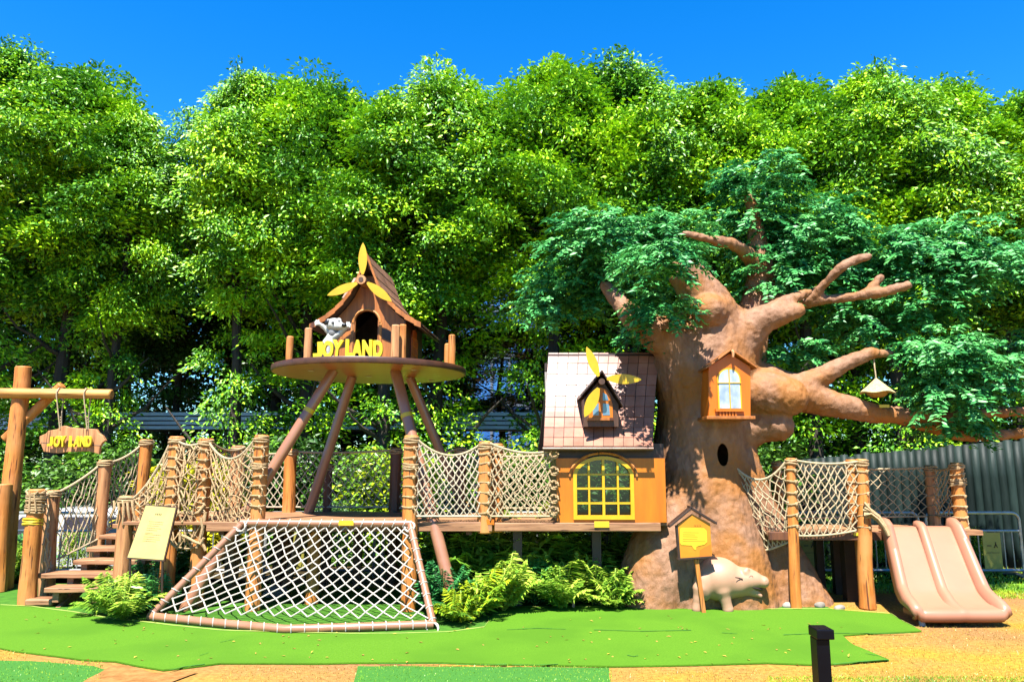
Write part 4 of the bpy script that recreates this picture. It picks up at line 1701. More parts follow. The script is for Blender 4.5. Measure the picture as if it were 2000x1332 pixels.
# ================================================================== stilt tower
YT = 9.2
cT = W(724, 727, YT)
RT = 186 * S(727, YT)
ZT = cT.z
t = thing('stilt_platform', 'round wooden platform on four splayed stilt legs above the deck', 'platform', (cT.x, YT, 0))
twr = t
mb = MB()
n = 64
ringsd = [(RT - .02, -.03), (RT - .004, -.024), (RT, -.01), (RT, .03), (RT - .006, .042), (RT - .03, .045)]
mb.grid([[V(cT.x + r * math.cos(2 * math.pi * k / n), YT + r * math.sin(2 * math.pi * k / n), ZT + z) for k in range(n)] for r, z in ringsd], closed=True)
mb.add([V(cT.x + (RT - .03) * math.cos(2 * math.pi * k / n), YT + (RT - .03) * math.sin(2 * math.pi * k / n), ZT + .045) for k in range(n)], [tuple(range(n))])
disc = mb.obj('platform', 'discrim', t)
mb = MB()
mb.add([V(cT.x + (RT - .02) * math.cos(2 * math.pi * k / n), YT + (RT - .02) * math.sin(2 * math.pi * k / n), ZT - .03) for k in range(n)], [tuple(range(n - 1, -1, -1))])
mb.obj('soffit', 'disc', disc, smooth=False)
for px, py in ((608, 724), (720, 735), (808, 722), (842, 743)):
    u = (666 - py) / F
    k_ = (sP + u * cP) / (cP - u * sP)
    Yp = (ZT - .032 - CH) / k_
    c = W(px, py, Yp)
    mb = MB()
    mb.tube([c + V(0, 0, .0), c + V(0, 0, -.008)], .036, 16)
    mb.obj('downlight', 'bulb', disc)
ZD2 = ZT + .045
legs = [((652, 735), 8.75, (470, 1015), 8.40, .062), ((688, 742), 9.45, (606, 992), 9.55, .062), ((772, 735), 8.80, (872, 1118), 8.10, .066), ((800, 742), 9.55, (880, 930), 9.75, .060)]
for i, (a, Ya, b, Yb, r) in enumerate(legs):
    A_ = W(*a, Ya)
    A_.z = ZT - .03
    B_ = W(*b, Yb)
    d = (B_ - A_)
    E = A_ + d * ((A_.z) / (A_.z - B_.z))
    mb = MB()
    mb.tube([A_, A_.lerp(E, .3), A_.lerp(E, .6), E], r, 20)
    lg = mb.obj('leg', 'tubepole', t)
    if i in (0, 2):
        mb = MB()
        c = A_.lerp(E, .175 if i == 0 else .20)
        dd = (E - A_).normalized()
        mb.tube([c, c + dd * .05], r + .004, 20)
        mb.obj('collar', 'bubble', lg)
# posts on the platform
for i, (px, pyt, dy, r, mt) in enumerate([(567, 657, 0.0, .045, 'log'), (603, 641, -.62, .048, 'logpale'), (773, 635, -.98, .050, 'logpale'), (787, 634, -.86, .045, 'log'), (883, 654, -.10, .045, 'log'), (874, 671, .12, .038, 'log')]):
    top = W(px, pyt, YT + dy)
    mb = MB()
    mb.log(V(top.x, YT + dy, ZD2 - .002), top, r, r * .97, seed=80 + i, n=12, seg=5)
    mb.obj('post', mt, t)

# letters on the platform edge
ls = thing('letter_sign', 'row of standing yellow letters on the front of the round platform', 'letters', W(680, 700, 8.2))
zl = ZD2 + .004
for px, ch, ro, sc in ((623, 'J', 3, 1.0), (641, 'O', 0, .98), (658, 'Y', -4, 1.02), (681, 'L', 0, 1.05), (698, 'A', 0, 1.0), (718, 'N', 2, 1.02), (738, 'D', 0, 1.0)):
    dx = (W(px, 690, 8.15).x - cT.x) / RT
    yy = YT - RT * math.sqrt(1 - dx * dx) + .10
    place_text(ch, 'letter', ls, V(W(px, 690, yy).x, yy, zl), .245 * sc, .022, 'letter', roll=ro, offset=.013, bevel=.003, sx=.58 if ch != 'J' else .8)

# hut
YH = 8.72
ht = thing('windmill_hut', 'small wooden hut with steep flared roof and arched doorway on the round platform', 'hut', (W(716, 600, YH).x, YH + .5, ZD2))
hx = W(716, 600, YH).x
RZ = Matrix.Rotation(R(-5), 4, 'Z')
hz = ZD2


def H(x, y, z):
    q = RZ @ Vector((x, y, 0))
    return V(hx + q.x, YH + .13 + q.y, hz + z)


prof = [(0, 1.33), (.05, 1.20), (.11, 1.04), (.18, .90), (.27, .77), (.37, .665), (.48, .575), (.60, .50), (.68, .455)]


def rz_(x):
    x = abs(x)
    for (a, b), (c, d) in zip(prof[:-1], prof[1:]):
        if a <= x <= c:
            return b + (d - b) * (x - a) / (c - a)
    return prof[-1][1]


mb = MB()
hw_, dt = .155, .52
xs_ = [-.46 + .92 * i / 46 for i in range(47)]
for a, b in zip(xs_[:-1], xs_[1:]):
    def dtop(x):
        q = abs(x + .02) / hw_
        return 0 if q >= 1 else dt + .145 * math.sqrt(1 - q * q)
    ta, tb = min(rz_(a) - .06, 1.1), min(rz_(b) - .06, 1.1)
    za_, zc_ = dtop(a), dtop(b)
    if min(za_, zc_) == 0 and max(za_, zc_) > 0:
        za_ = zc_ = 0
    mb.slab([H(a, 0, za_), H(b, 0, zc_), H(b, 0, tb), H(a, 0, ta)], RZ.to_3x3() @ V(0, .035, 0))
mb.obj('front_wall', 'hutwood', ht, smooth=False)
mb = MB()
for sx in (-.46, .43):
    mb.slab([H(sx, .037, 0), H(sx, .95, 0), H(sx, .95, .55), H(sx, .037, .55)], RZ.to_3x3() @ V(.03, 0, 0))
mb.slab([H(-.46, .95, 0), H(.46, .95, 0), H(.46, .95, .55), H(.15, .95, .9), H(0, .95, 1.1), H(-.15, .95, .9), H(-.46, .95, .55)], RZ.to_3x3() @ V(0, .03, 0))
mb.obj('side_walls', 'hutdark', ht, smooth=False)
mb = MB()
for sx in (-1, 1):
    x0 = -.02 + sx * (hw_ + .018)
    mb.slab([H(x0 - .018, -.012, 0), H(x0 + .018, -.012, 0), H(x0 + .018, -.012, dt), H(x0 - .018, -.012, dt)], RZ.to_3x3() @ V(0, .010, 0))
pts = [H(-.02 - (hw_ + .012) * math.cos(math.pi * i / 16), -.006, dt + .16 * math.sin(math.pi * i / 16)) for i in range(17)]
mb.tube(pts, .016, 6)
mb.obj('door_frame', 'log', ht, smooth=False)
mb = MB()
mb.slab([H(-.45, -.010, .37), H(-.215, -.010, .45), H(-.215, -.010, .53), H(-.45, -.010, .45)], RZ.to_3x3() @ V(0, .008, 0))
mb.slab([H(.175, -.010, .45), H(.44, -.010, .34), H(.44, -.010, .22), H(.175, -.010, .33)], RZ.to_3x3() @ V(0, .008, 0))
mb.obj('cross_band', 'hutdark', ht, smooth=False)
mb = MB()
nn = 6
for sx in (-1, 1):
    for row in range(len(prof) - 1):
        (xa, za_), (xb, zb2) = prof[row], prof[row + 1]
        for k in range(8):
            y0, y1 = -.13 + 1.21 * k / 8 + .004, -.13 + 1.21 * (k + 1) / 8 - .004
            q = [H(sx * xa, y0, za_ + .012), H(sx * xa, y1, za_ + .012), H(sx * xb, y1, zb2 + .026), H(sx * xb, y0, zb2 + .026)]
            mb.slab(q, V(0, 0, -.022))
rf = mb.obj('roof', 'shingle', ht, smooth=False)
mb = MB()
for sx in (-1, 1):
    P = [[H(sx * a, y, b - .02) for (a, b) in prof] for y in (-.115, 1.06)]
    mb.grid(P)
mb.obj('roof_lining', 'hutdark', rf, solid=.012)
mb = MB()
for sx in (-1, 1):
    for (xa, za_), (xb, zb2) in zip(prof[:-1], prof[1:]):
        mb.slab([H(sx * xa, -.152, za_ + .025), H(sx * xb, -.152, zb2 + .035), H(sx * xb, -.152, zb2 - .03), H(sx * xa, -.152, za_ - .045)], RZ.to_3x3() @ V(0, .02, 0))
mb.obj('rake_board', 'hutwood', rf, smooth=False)
# rear cross gable
mb = MB()
mb.slab([H(-.52, .55, .96), H(-.05, .55, .96), H(-.05, .78, 1.28), H(-.44, .78, 1.28)], V(0, .02, -.02))
mb.slab([H(-.52, 1.02, .96), H(-.05, 1.02, .96), H(-.05, .80, 1.28), H(-.44, .80, 1.28)], V(0, -.02, -.02))
mb.obj('cross_gable', 'shingle', rf, smooth=False)
# side window
mb = MB()
q = [H(.463, .28, .08), H(.463, .60, .08), H(.463, .60, .36)] + [H(.463, .44 + .16 * math.cos(math.pi * i / 10), .36 + .14 * math.sin(math.pi * i / 10)) for i in range(1, 10)] + [H(.463, .28, .36)]
mb.slab(q, RZ.to_3x3() @ V(.012, 0, 0))
w_ = mb.obj('window', 'redpane', ht, smooth=False)
mb = MB()
for y in (.28, .36, .44, .52, .60):
    mb.tube([H(.480, y, .08), H(.480, y, .36 + .14 * math.sqrt(max(0, 1 - ((y - .44) / .16) ** 2)))], .008, 5)
for z in (.08, .18, .28, .38):
    mb.tube([H(.480, .28, z), H(.480, .60, z)], .008, 5)
mb.obj('lattice', 'boxorange', w_, smooth=False)
# rotor
mb = MB()
hub = W(706, 547, YH - .12)
mb.tube([hub + V(0, -.03, 0), hub + V(.01, .42, .02)], [.056, .05], 18)
rt = mb.obj('windmill', 'logpale', ht)
mb = MB()
mb.tube([hub + V(0, -.034, 0), hub + V(0, -.028, 0)], .030, 14)
mb.obj('hub_cap', 'hutdark', rt)
for p0, p1, w in (((708, 536), (709, 474), .052), ((698, 553), (639, 577), .052), ((717, 552), (765, 589), .054)):
    mb = MB()
    blade_mesh(mb, W(*p0, YH - .14), W(*p1, YH - .14), w, .014)
    mb.obj('sail', 'blade', rt, smooth=False)

# meerkat statue
ms = thing('meerkat_statue', 'white cartoon meerkat statue with arms spread beside the hut door', 'statue', W(645, 700, 8.4))
YM = 8.42
sm = S(650, YM)
mb = Blob()


def mp(px, py, dy=0.0):
    return W(px, py, YM + dy)


mb.tube([mp(632, 702, .05), mp(636, 690, 0), mp(643, 672, 0), mp(651, 655, 0), mp(654, 642, 0)], [.085, .088, .078, .062, .050], 14)
mb.ball(mp(653, 634, -.02), .088, (1.08, 1, .85), 16, 10)
mb.tube([mp(655, 637, -.05), mp(668, 637, -.11), mp(671, 636, -.13)], [.055, .040, .022], 12)
for px in (638, 664):
    pass
mb.tube([mp(650, 655, .0), mp(640, 646, -.01), mp(630, 637, -.03), mp(624, 633, -.05)], [.040, .030, .024, .020], 10)
mb.tube([mp(654, 658, -.03), mp(664, 652, -.06), mp(673, 642, -.10), mp(677, 638, -.12)], [.040, .032, .026, .020], 10)
for (bx0, by0, dy, sgn) in ((623, 633, -.05, -1), (677, 637, -.12, 1)):
    for k, (ex, ey) in enumerate(((7, 2.5), (8, -1), (7.5, -4.5), (5, -7.5), (0.5, -8))):
        mb.tube([mp(bx0, by0, dy), mp(bx0 + sgn * ex, by0 + ey, dy - .01)], [.011, .008], 6)
mb.tube([mp(630, 698, -.02), mp(622, 699, -.07)], [.04, .03], 10)
mb.tube([mp(645, 698, -.05), mp(648, 700, -.10)], [.04, .03], 10)
mb.ball(mp(641, 628, 0.0), .032, (1, .6, 1), 10, 7)
mb.ball(mp(662, 626, 0.0), .030, (1, .6, 1), 10, 7)
me = blob(mb, .0065, .012)
me.materials.append(M['white'])
mesh_obj('body', me, ms)
hit = caster(me)
mb = MB()
mb.ball(hit(672, 635, .0), .030, (1, .8, .85), 10, 7)
mb.obj('nose', 'black', ms)
mb = MB()
mb.ball(hit(640, 629, .0), .034, (1, .5, 1), 10, 7)
mb.obj('ear_patch', 'black', ms)
for px, py in ((650, 630), (661, 628)):
    mb = MB()
    mb.ball(hit(px, py, -.006), .021, (1, .6, 1.15), 9, 6)
    e_ = mb.obj('eye', 'grey', ms)
    MB().ball(hit(px + .6, py + .4, .010), .0125, (1, .6, 1.1), 8, 6).obj('pupil', 'black', e_)
mb = MB()
mb.ball(hit(651, 649, -.015), .060, (.95, .6, 1.0), 12, 8)
mb.obj('beard_patch', 'grey', ms)

# ================================================================== sculpted tree
st = thing('sculpted_tree', 'huge sculpted brown tree with spreading limbs and blue green foliage', 'tree', G(1400, 1165))
mb = Blob()


def limb(seq, n=16, cut=False):
    pts = [W(x, y, Y) for x, y, Y, r in seq]
    rad = [r * S(y, Y) for x, y, Y, r in seq]
    # smooth resample
    P, Q = [], []
    m = len(pts)
    for i in range(m - 1):
        p0, p1, p2, p3 = pts[max(i - 1, 0)], pts[i], pts[i + 1], pts[min(i + 2, m - 1)]
        for k in range(5):
            t = k / 5
            P.append(.5 * ((2 * p1) + (p2 - p0) * t + (2 * p0 - 5 * p1 + 4 * p2 - p3) * t * t + (3 * p1 - p0 - 3 * p2 + p3) * t ** 3))
            Q.append(rad[i] + (rad[i + 1] - rad[i]) * t)
    P.append(pts[-1])
    Q.append(rad[-1])
    mb.tube(P, Q, n, cut)


limb([(1400, 1215, 9.05, 150), (1392, 1120, 9.05, 122), (1372, 1010, 9.0, 102), (1367, 900, 9.0, 88), (1378, 800, 9.0, 86), (1378, 720, 9.0, 100), (1385, 665, 9.0, 85)], 28)
limb([(1345, 960, 8.85, 60), (1318, 1040, 8.75, 66), (1288, 1120, 8.66, 72), (1272, 1215, 8.62, 72)], 18)
limb([(1385, 930, 8.75, 55), (1410, 1030, 8.68, 62), (1425, 1120, 8.64, 72), (1440, 1215, 8.62, 82)], 18)
limb([(1420, 880, 8.95, 50), (1462, 990, 8.9, 48), (1520, 1100, 8.8, 50), (1576, 1215, 8.70, 62)], 18)
limb([(1350, 1100, 8.60, 60), (1352, 1215, 8.58, 66)], 18)
limb([(1385, 760, 8.95, 70), (1398, 680, 8.85, 62), (1392, 625, 8.75, 46), (1375, 585, 8.7, 38), (1347, 545, 8.62, 30), (1334, 528, 8.58, 27)], cut=True)
limb([(1402, 612, 8.65, 30), (1378, 604, 8.40, 25)], cut=True)
limb([(1390, 740, 8.85, 60), (1440, 670, 8.72, 40), (1480, 630, 8.6, 25), (1525, 614, 8.5, 17), (1566, 604, 8.45, 8)], cut=True)
limb([(1500, 620, 8.6, 20), (1535, 590, 8.55, 11), (1582, 570, 8.6, 4)])
limb([(1365, 760, 8.85, 60), (1325, 680, 8.75, 42), (1285, 652, 8.7, 32), (1238, 622, 8.65, 19), (1208, 588, 8.75, 13), (1180, 555, 8.9, 6)])
limb([(1430, 820, 9.15, 45), (1447, 720, 9.15, 44), (1465, 640, 9.15, 33), (1485, 560, 9.2, 25), (1478, 460, 9.2, 15), (1462, 380, 9.2, 7)])
limb([(1400, 790, 9.0, 60), (1465, 754, 8.9, 47), (1530, 763, 8.82, 33), (1600, 782, 8.75, 25), (1680, 801, 8.72, 19), (1750, 811, 8.75, 12), (1830, 815, 8.85, 10), (1900, 808, 8.9, 9), (2030, 802, 9.0, 8)])
limb([(1450, 765, 8.78, 40), (1505, 770, 8.60, 36), (1556, 780, 8.50, 27)], 18, cut=True)
limb([(1545, 758, 8.8, 22), (1600, 738, 8.72, 16), (1645, 714, 8.66, 12), (1700, 690, 8.62, 8)])
limb([(1430, 845, 8.9, 40), (1490, 830, 8.76, 28), (1531, 832, 8.64, 24)], cut=True)
limb([(1740, 808, 8.8, 12), (1815, 835, 8.9, 8), (1900, 852, 9.0, 9), (2030, 842, 9.0, 8)])
limb([(1475, 590, 9.1, 17), (1580, 588, 8.8, 10), (1680, 578, 8.5, 7), (1725, 570, 8.4, 6.5), (1778, 556, 8.3, 4)], cut=True)
limb([(1690, 576, 8.48, 4.5), (1710, 552, 8.45, 3), (1722, 540, 8.45, 2)])
limb([(1482, 520, 9.2, 18), (1440, 482, 8.9, 10), (1395, 470, 8.7, 7), (1335, 455, 8.6, 4)])
limb([(1580, 588, 8.8, 8), (1635, 530, 8.5, 5.5), (1665, 510, 8.45, 4.5), (1700, 500, 8.4, 2.5)])
limb([(1745, 690, 8.75, 3), (1700, 691, 8.62, 7)])


def bark_disp(co):
    v = .018 * noise.noise(co * 2.2) + .012 * noise.noise(Vector((co.x * 6, co.y * 6, co.z * 3)))
    v += .010 * noise.noise(co * 22) + .016 * abs(noise.noise(Vector((co.x * 11, co.y * 11, co.z * 2.2))))
    return v


me = blob(mb, .021, .07, bark_disp)
me.materials.append(M['bark'])
trunk = mesh_obj('trunk', me, st)
# hollow in the shaded side
cut = MB()
cut.ball(W(1413, 888, 8.42), .11, (.62, 2.4, 1.15), 20, 12)
co_ = cut.obj('hollow_cutter_tmp', None, smooth=False)
md = trunk.modifiers.new('b', 'BOOLEAN')
md.object = co_
md.operation = 'DIFFERENCE'
md.solver = 'FAST'
dg = bpy.context.evaluated_depsgraph_get()
dg.update()
nm = bpy.data.meshes.new_from_object(trunk.evaluated_get(dg))
trunk.modifiers.clear()
if len(nm.vertices) > 1000:
    trunk.data = nm
    nm.shade_smooth()
    trunk.data.materials.clear()
    trunk.data.materials.append(M['bark'])
bpy.data.objects.remove(co_)
# rings at cut limb ends
for seq, r in (((1362, 560, 8.62), 29), ((1655, 708, 8.70), 16)):
    pass
mb = MB()
mb.box2(W(1718, 796, 8.52), W(1737, 790, 8.52) + V(0, .012, 0))
mb.obj('notice_plate', 'bubble', st, smooth=False)
mb = MB()
mb.box2(W(1477, 1114, 8.52), W(1503, 1106, 8.52) + V(0, .012, 0))
mb.obj('notice_plate', 'boxorange', st, smooth=False)


# foliage clusters
def fake_cluster(name, px, py, Y, rx, ry, n, parent):
    sc = S(py, Y)
    c0 = np.array(W(px, py, Y))
    rx, ry = rx * .86, ry * .86
    ax, az, ay = rx * sc, ry * sc, min(rx, ry) * sc * .85 + .1
    C, Dn, Nn = [], [], []
    for k in range(n):
        u = rng.normal(size=3)
        u /= np.linalg.norm(u)
        u *= rng.uniform(.05, 1.35) ** .5
        cc = c0 + u * np.array([ax, ay, az])
        a = math.atan2(u[1], u[0]) + rng.normal(0, .6)
        # drooping compound leaf: leaflets along a curved rachis
        L = rng.uniform(.20, .40)
        m = 13
        t = np.repeat(np.linspace(.12, 1, m), 2)
        dr = np.array([math.cos(a), math.sin(a), 0])
        pos = cc + np.outer(t * L, dr) + np.outer(rng.uniform(-.25, .85) * L * t - .17 * t * t * (L / .28), [0, 0, 1])
        sd = np.tile([1, -1], m)[:, None] * np.array([-math.sin(a), math.cos(a), 0]) + dr * .5 + np.array([0, 0, -.35])
        sd = sd + rng.normal(size=sd.shape) * .25
        C.append(pos)
        Dn.append(sd)
        Nn.append(np.array([0, -.35, 1.0]) + u * .4 + rng.normal(size=sd.shape) * .35)
    C, Dn, Nn = map(np.concatenate, (C, Dn, Nn))
    k = len(C)
    me = leaves(name, C, Dn, Nn, rng.uniform(.75, 1.25, k) * .088, rng.uniform(.8, 1.2, k) * .038, 'fakeleaf')
    return mesh_obj(name, me, parent)


for (px, py, Y, rx, ry, n) in [(1190, 470, 9.0, 115, 62, 240), (1105, 545, 9.5, 70, 52, 110), (1295, 470, 9.2, 75, 60, 120), (1095, 600, 9.5, 80, 28, 75), (1215, 560, 9.4, 80, 46, 110), (1290, 610, 8.4, 42, 38, 70),
                               (1285, 500, 7.75, 55, 40, 85), (1480, 345, 9.3, 72, 42, 105), (1470, 425, 9.4, 72, 58, 105), (1575, 465, 9.3, 105, 72, 190), (1520, 545, 9.2, 70, 52, 110), (1610, 560, 9.4, 80, 56, 110), (1545, 435, 9.7, 110, 68, 100),
                               (1725, 490, 9.4, 75, 52, 100), (1805, 505, 9.1, 95, 66, 155), (1925, 525, 9.0, 95, 62, 150), (1690, 635, 9.3, 70, 42, 80), (1800, 590, 9.1, 85, 46, 95), (1860, 475, 9.5, 110, 58, 90),
                               (1545, 690, 9.2, 50, 24, 40), (1850, 690, 8.6, 75, 42, 110), (1895, 735, 8.7, 72, 52, 105), (1850, 775, 8.6, 55, 40, 75), (1960, 690, 9.1, 65, 50, 75), (1850, 832, 8.9, 40, 30, 45), (1265, 655, 8.9, 48, 18, 24),
                               ]:
    fake_cluster('leaf_cluster', px, py, Y, rx, ry, n, st)

# window box on the trunk
YX = 8.12
t = thing('window_box', 'orange house shaped box with mirrored arched window mounted on the sculpted trunk', 'box', W(1425, 815, YX + .2))


def xp(px, py, dy=0.0):
    return W(px, py, YX) + V(0, dy, 0)


mb = MB()
x0, x1 = 1384, 1466
body = [xp(x0, 813), xp(x1, 813), xp(x1, 716), xp(1425, 690), xp(x0, 716)]
mb.slab(body, (0, .62, 0))
mb.obj('wall', 'boxorange', t, smooth=False, bevel=.004)
mb = MB()
for (xa, ya, xb, yb_) in ((1376, 722, 1425, 686), (1475, 721, 1425, 686)):
    a, b = xp(xa, ya, -.07), xp(xb, yb_, -.07)
    mb.slab([a, b, b + V(0, 0, .022), a + V(0, 0, .022)], (0, .70, 0))
mb.obj('roof', 'hutwood', t, smooth=False, bevel=.003)
mb = MB()
mb.box2(xp(1378, 819, -.06), xp(1472, 813, .60))
mb.obj('base_board', 'hutwood', t, smooth=False, bevel=.004)
mb = MB()
wc, hw, zs_, zt_ = xp(1424, 760), 23 * S(760, YX), xp(1424, 742).z, xp(1424, 719).z
zb0 = xp(1424, 799).z


def arcp(s, dy, ins=0.0):
    q = [V(wc.x - hw * s, YX + dy, zb0 + ins), V(wc.x + hw * s, YX + dy, zb0 + ins)]
    q += [V(wc.x + hw * s * math.cos(math.pi * i / 14), YX + dy, zs_ + (zt_ - zs_) * s * math.sin(math.pi * i / 14)) for i in range(15)]
    return q


mb.slab(arcp(1.0, -.014), (0, .012, 0))
w_ = mb.obj('window', 'yellow', t, smooth=False)
mb = MB()
mb.slab(arcp(.88, -.017, .008), (0, .002, 0))
mb.obj('pane', 'mirror', w_, smooth=False)
mb = MB()
mb.tube([V(wc.x, YX - .02, zb0), V(wc.x, YX - .02, zt_)], .007, 6)
mb.tube([V(wc.x - hw, YX - .02, zs_ - .035), V(wc.x + hw, YX - .02, zs_ - .035)], .007, 6)
mb.obj('glazing_bar', 'yellow', w_)
mb = MB()
mb.box2(xp(1396, 804, -.05), xp(1452, 799, -.002))
for k in range(6):
    x = 1404 + k * 6
    mb.box2(xp(x, 812, -.035), xp(x + 3, 804, -.02))
mb.obj('sill', 'boxorange', t, smooth=False)
mb = MB()
mb.tube([xp(1427, 700, -.09), xp(1428, 690, -.08), xp(1426, 684, -.05)], [.012, .018, .012], 7)
mb.obj('finial', 'logpale', t)

# straw lantern
YL = 8.6
t = thing('straw_lantern', 'pale straw cone lantern hanging from the right limb of the sculpted tree', 'lantern', W(1711, 770, YL))
c = W(1711, 738, YL)
sl_ = S(760, YL)
mb = MB()
n = 26
rows = []
for r_, z in ((.004, 0), (.06, -.052), (.11, -.10), (.165, -.145), (.192, -.172), (.185, -.180), (.10, -.150)):
    rows.append([c + V(r_ * math.cos(2 * math.pi * k / n) * (1 + .03 * math.sin(k * 5)), r_ * math.sin(2 * math.pi * k / n), z + (.010 * math.sin(k * 7.3) if r_ > .15 else 0)) for k in range(n)])
mb.grid(rows, closed=True)
mb.obj('shade', 'straw', t, angle=50)
mb = MB()
rows = []
for r_, z in ((.118, -.150), (.115, -.178), (.095, -.205), (.06, -.222), (.01, -.228)):
    rows.append([c + V(r_ * math.cos(2 * math.pi * k / n), r_ * math.sin(2 * math.pi * k / n), z + .004 * math.sin(k * 9)) for k in range(n)])
mb.grid(rows, closed=True)
mb.obj('bowl', 'strawdark', t)
mb = MB()
mb.tube([c, W(1708, 715, YL), W(1706, 692, 8.66)], .008, 6)
mb.obj('rope', 'ropetan', t)

# info sign and animal statue
YI = 8.02
t = thing('house_sign', 'small house shaped orange notice with yellow speech bubble on a wooden stake', 'sign', G(1368, 1191))


def ip(px, py, dy=0.0):
    return W(px, py, YI) + V(0, dy, 0)


mb = MB()
mb.slab([ip(1328, 1091), ip(1391, 1087), ip(1387, 1022), ip(1353, 1004), ip(1323, 1025)], (0, .05, 0))
bd = mb.obj('board', 'signorange', t, smooth=False, bevel=.003)
mb = MB()
for (xa, ya, xb, yb_) in ((1307, 1030, 1350, 994), (1399, 1024, 1346, 992)):
    a, b = ip(xa, ya, -.035), ip(xb, yb_, -.035)
    mb.slab([a, b, b + V(0, 0, .026), a + V(0, 0, .026)], (0, .13, 0))
mb.obj('roof', 'darkbrown', t, smooth=False, bevel=.003)
mb = MB()
mb.slab([ip(1324, 1093, -.02), ip(1395, 1088, -.02), ip(1395, 1085, -.02), ip(1324, 1090, -.02)], (0, .09, 0))
mb.slab([ip(1320, 1026, -.004), ip(1324, 1026, -.004), ip(1329, 1091, -.004), ip(1325, 1091, -.004)], (0, .054, 0))
mb.obj('frame', 'darkbrown', t, smooth=False)
mb = MB()
mb.slab([ip(1328, 1032, -.004), ip(1331, 1030, -.004), ip(1375, 1031, -.004), ip(1380, 1036, -.004), ip(1381, 1058, -.004), ip(1376, 1063, -.004), ip(1363, 1066, -.004), ip(1360, 1068, -.004), ip(1359, 1074, -.004),
         ip(1355, 1072, -.004), ip(1351, 1065, -.004), ip(1331, 1064, -.004), ip(1328, 1060, -.004)], (0, .003, 0))
mb.obj('speech_bubble', 'bubble', bd, smooth=False)
mb = MB()
mb.slab([ip(1366, 1089, -.004), ip(1390, 1087.5, -.004), ip(1388, 1062, -.004), ip(1376, 1068, -.004), ip(1367, 1074, -.004)], (0, .003, 0))
mb.obj('print_patch', 'inkorange', bd, smooth=False)
mb = MB()
for k, (y, xa, xb) in enumerate(((1039, 1334, 1366), (1043, 1333, 1358), (1047, 1333, 1363), (1052, 1333, 1362), (1056, 1333, 1378))):
    mb.slab([ip(xa, y, -.0052), ip(xb, y + .6, -.0052), ip(xb, y + 1.3, -.0052), ip(xa, y + .8, -.0052)], (0, .001, 0))
for x in (1356, 1361, 1366):
    mb.slab([ip(x, 1024, -.004), ip(x + 3, 1024, -.004), ip(x + 3, 1027, -.004), ip(x, 1027, -.004)], (0, .003, 0))
mb.obj('print', 'inkorange', bd, smooth=False)
mb = MB()
a = ip(1361, 1092)
b = G(1368, 1193)
mb.slab([a + V(-.022, .01, 0), a + V(.022, .01, 0), V(b.x + .022, YI + .01, .0), V(b.x - .022, YI + .01, .0)], (0, .045, 0))
mb.obj('stake', 'log', t, smooth=False, bevel=.004)

pg = thing('pig_statue', 'cream pig like animal statue with open mouth in front of the sculpted trunk', 'statue', G(1425, 1192))
YP = 8.26
mb = Blob()


def pp(px, py, dy=0.0):
    return W(px, py, YP + dy)


sp = S(1130, YP)
mb.ball(pp(1403, 1130, .0), 48 * sp, (.96, .82, .86), 22, 14)
mb.ball(pp(1428, 1137, .0), 40 * sp, (1.0, .80, .74), 20, 12)
mb.ball(pp(1374, 1142, -.09), 22 * sp, (.85, .8, 1.35), 20, 12)
mb.tube([pp(1440, 1133, -.02), pp(1460, 1132, -.05), pp(1474, 1133, -.07), pp(1490, 1136, -.09)], [28 * sp, 22 * sp, 15 * sp, 10 * sp])
mb.ball(pp(1492, 1136, -.09), 10.5 * sp, (.80, 1.1, .95))
mb.tube([pp(1450, 1147, -.03), pp(1470, 1154, -.07), pp(1485, 1163, -.09)], [18 * sp, 9 * sp, 4 * sp])
mb.tube([pp(1456, 1116, -.12), pp(1459, 1112, -.12)], [6 * sp, 4 * sp])
for (xa, ya, xb, yb_, dy, r) in ((1412, 1155, 1422, 1194, -.13, 11), (1448, 1150, 1452, 1186, .13, 11), (1366, 1150, 1361, 1190, -.12, 10), (1376, 1145, 1381, 1182, .14, 12)):
    top, bot = pp(xa, ya, dy), pp(xb, yb_, dy)
    bot.z = .03
    mb.tube([top, top.lerp(bot, .5), top.lerp(bot, .85), bot], [r * sp * 1.3, r * sp * .85, r * sp * .8, r * sp * .95])
me = blob(mb, .0095, .03)
me.materials.append(M['cream'])
mesh_obj('body', me, pg)
hit = caster(me)
mb = MB()
mb.tube([hit(1436, 1127), hit(1442, 1128), hit(1450, 1131)], [.004, .006, .011], 6)
mb.tube([hit(1438, 1136), hit(1441, 1133), hit(1446, 1131)], [.004, .005, .006], 6)
mb.obj('ear', 'darkbrown', pg)
mb = MB()
mb.tube([hit(1467 + 3.4 * math.cos(a), 1127 - 3 * math.sin(a)) for a in (0, .8, 1.57, 2.3, 3.14)], .0035, 5)
mb.obj('eye', 'darkbrown', pg)
mb = MB()
mb.ball(hit(1496, 1134), .005, (1, .6, 1), 7, 5)
mb.obj('nostril', 'darkbrown', pg)
mb = MB()
mb.tube([hit(1470, 1147), hit(1478, 1149), pp(1488, 1151, -.10)], [.006, .018, .014], 8)
mb.obj('mouth', 'darkbrown', pg)
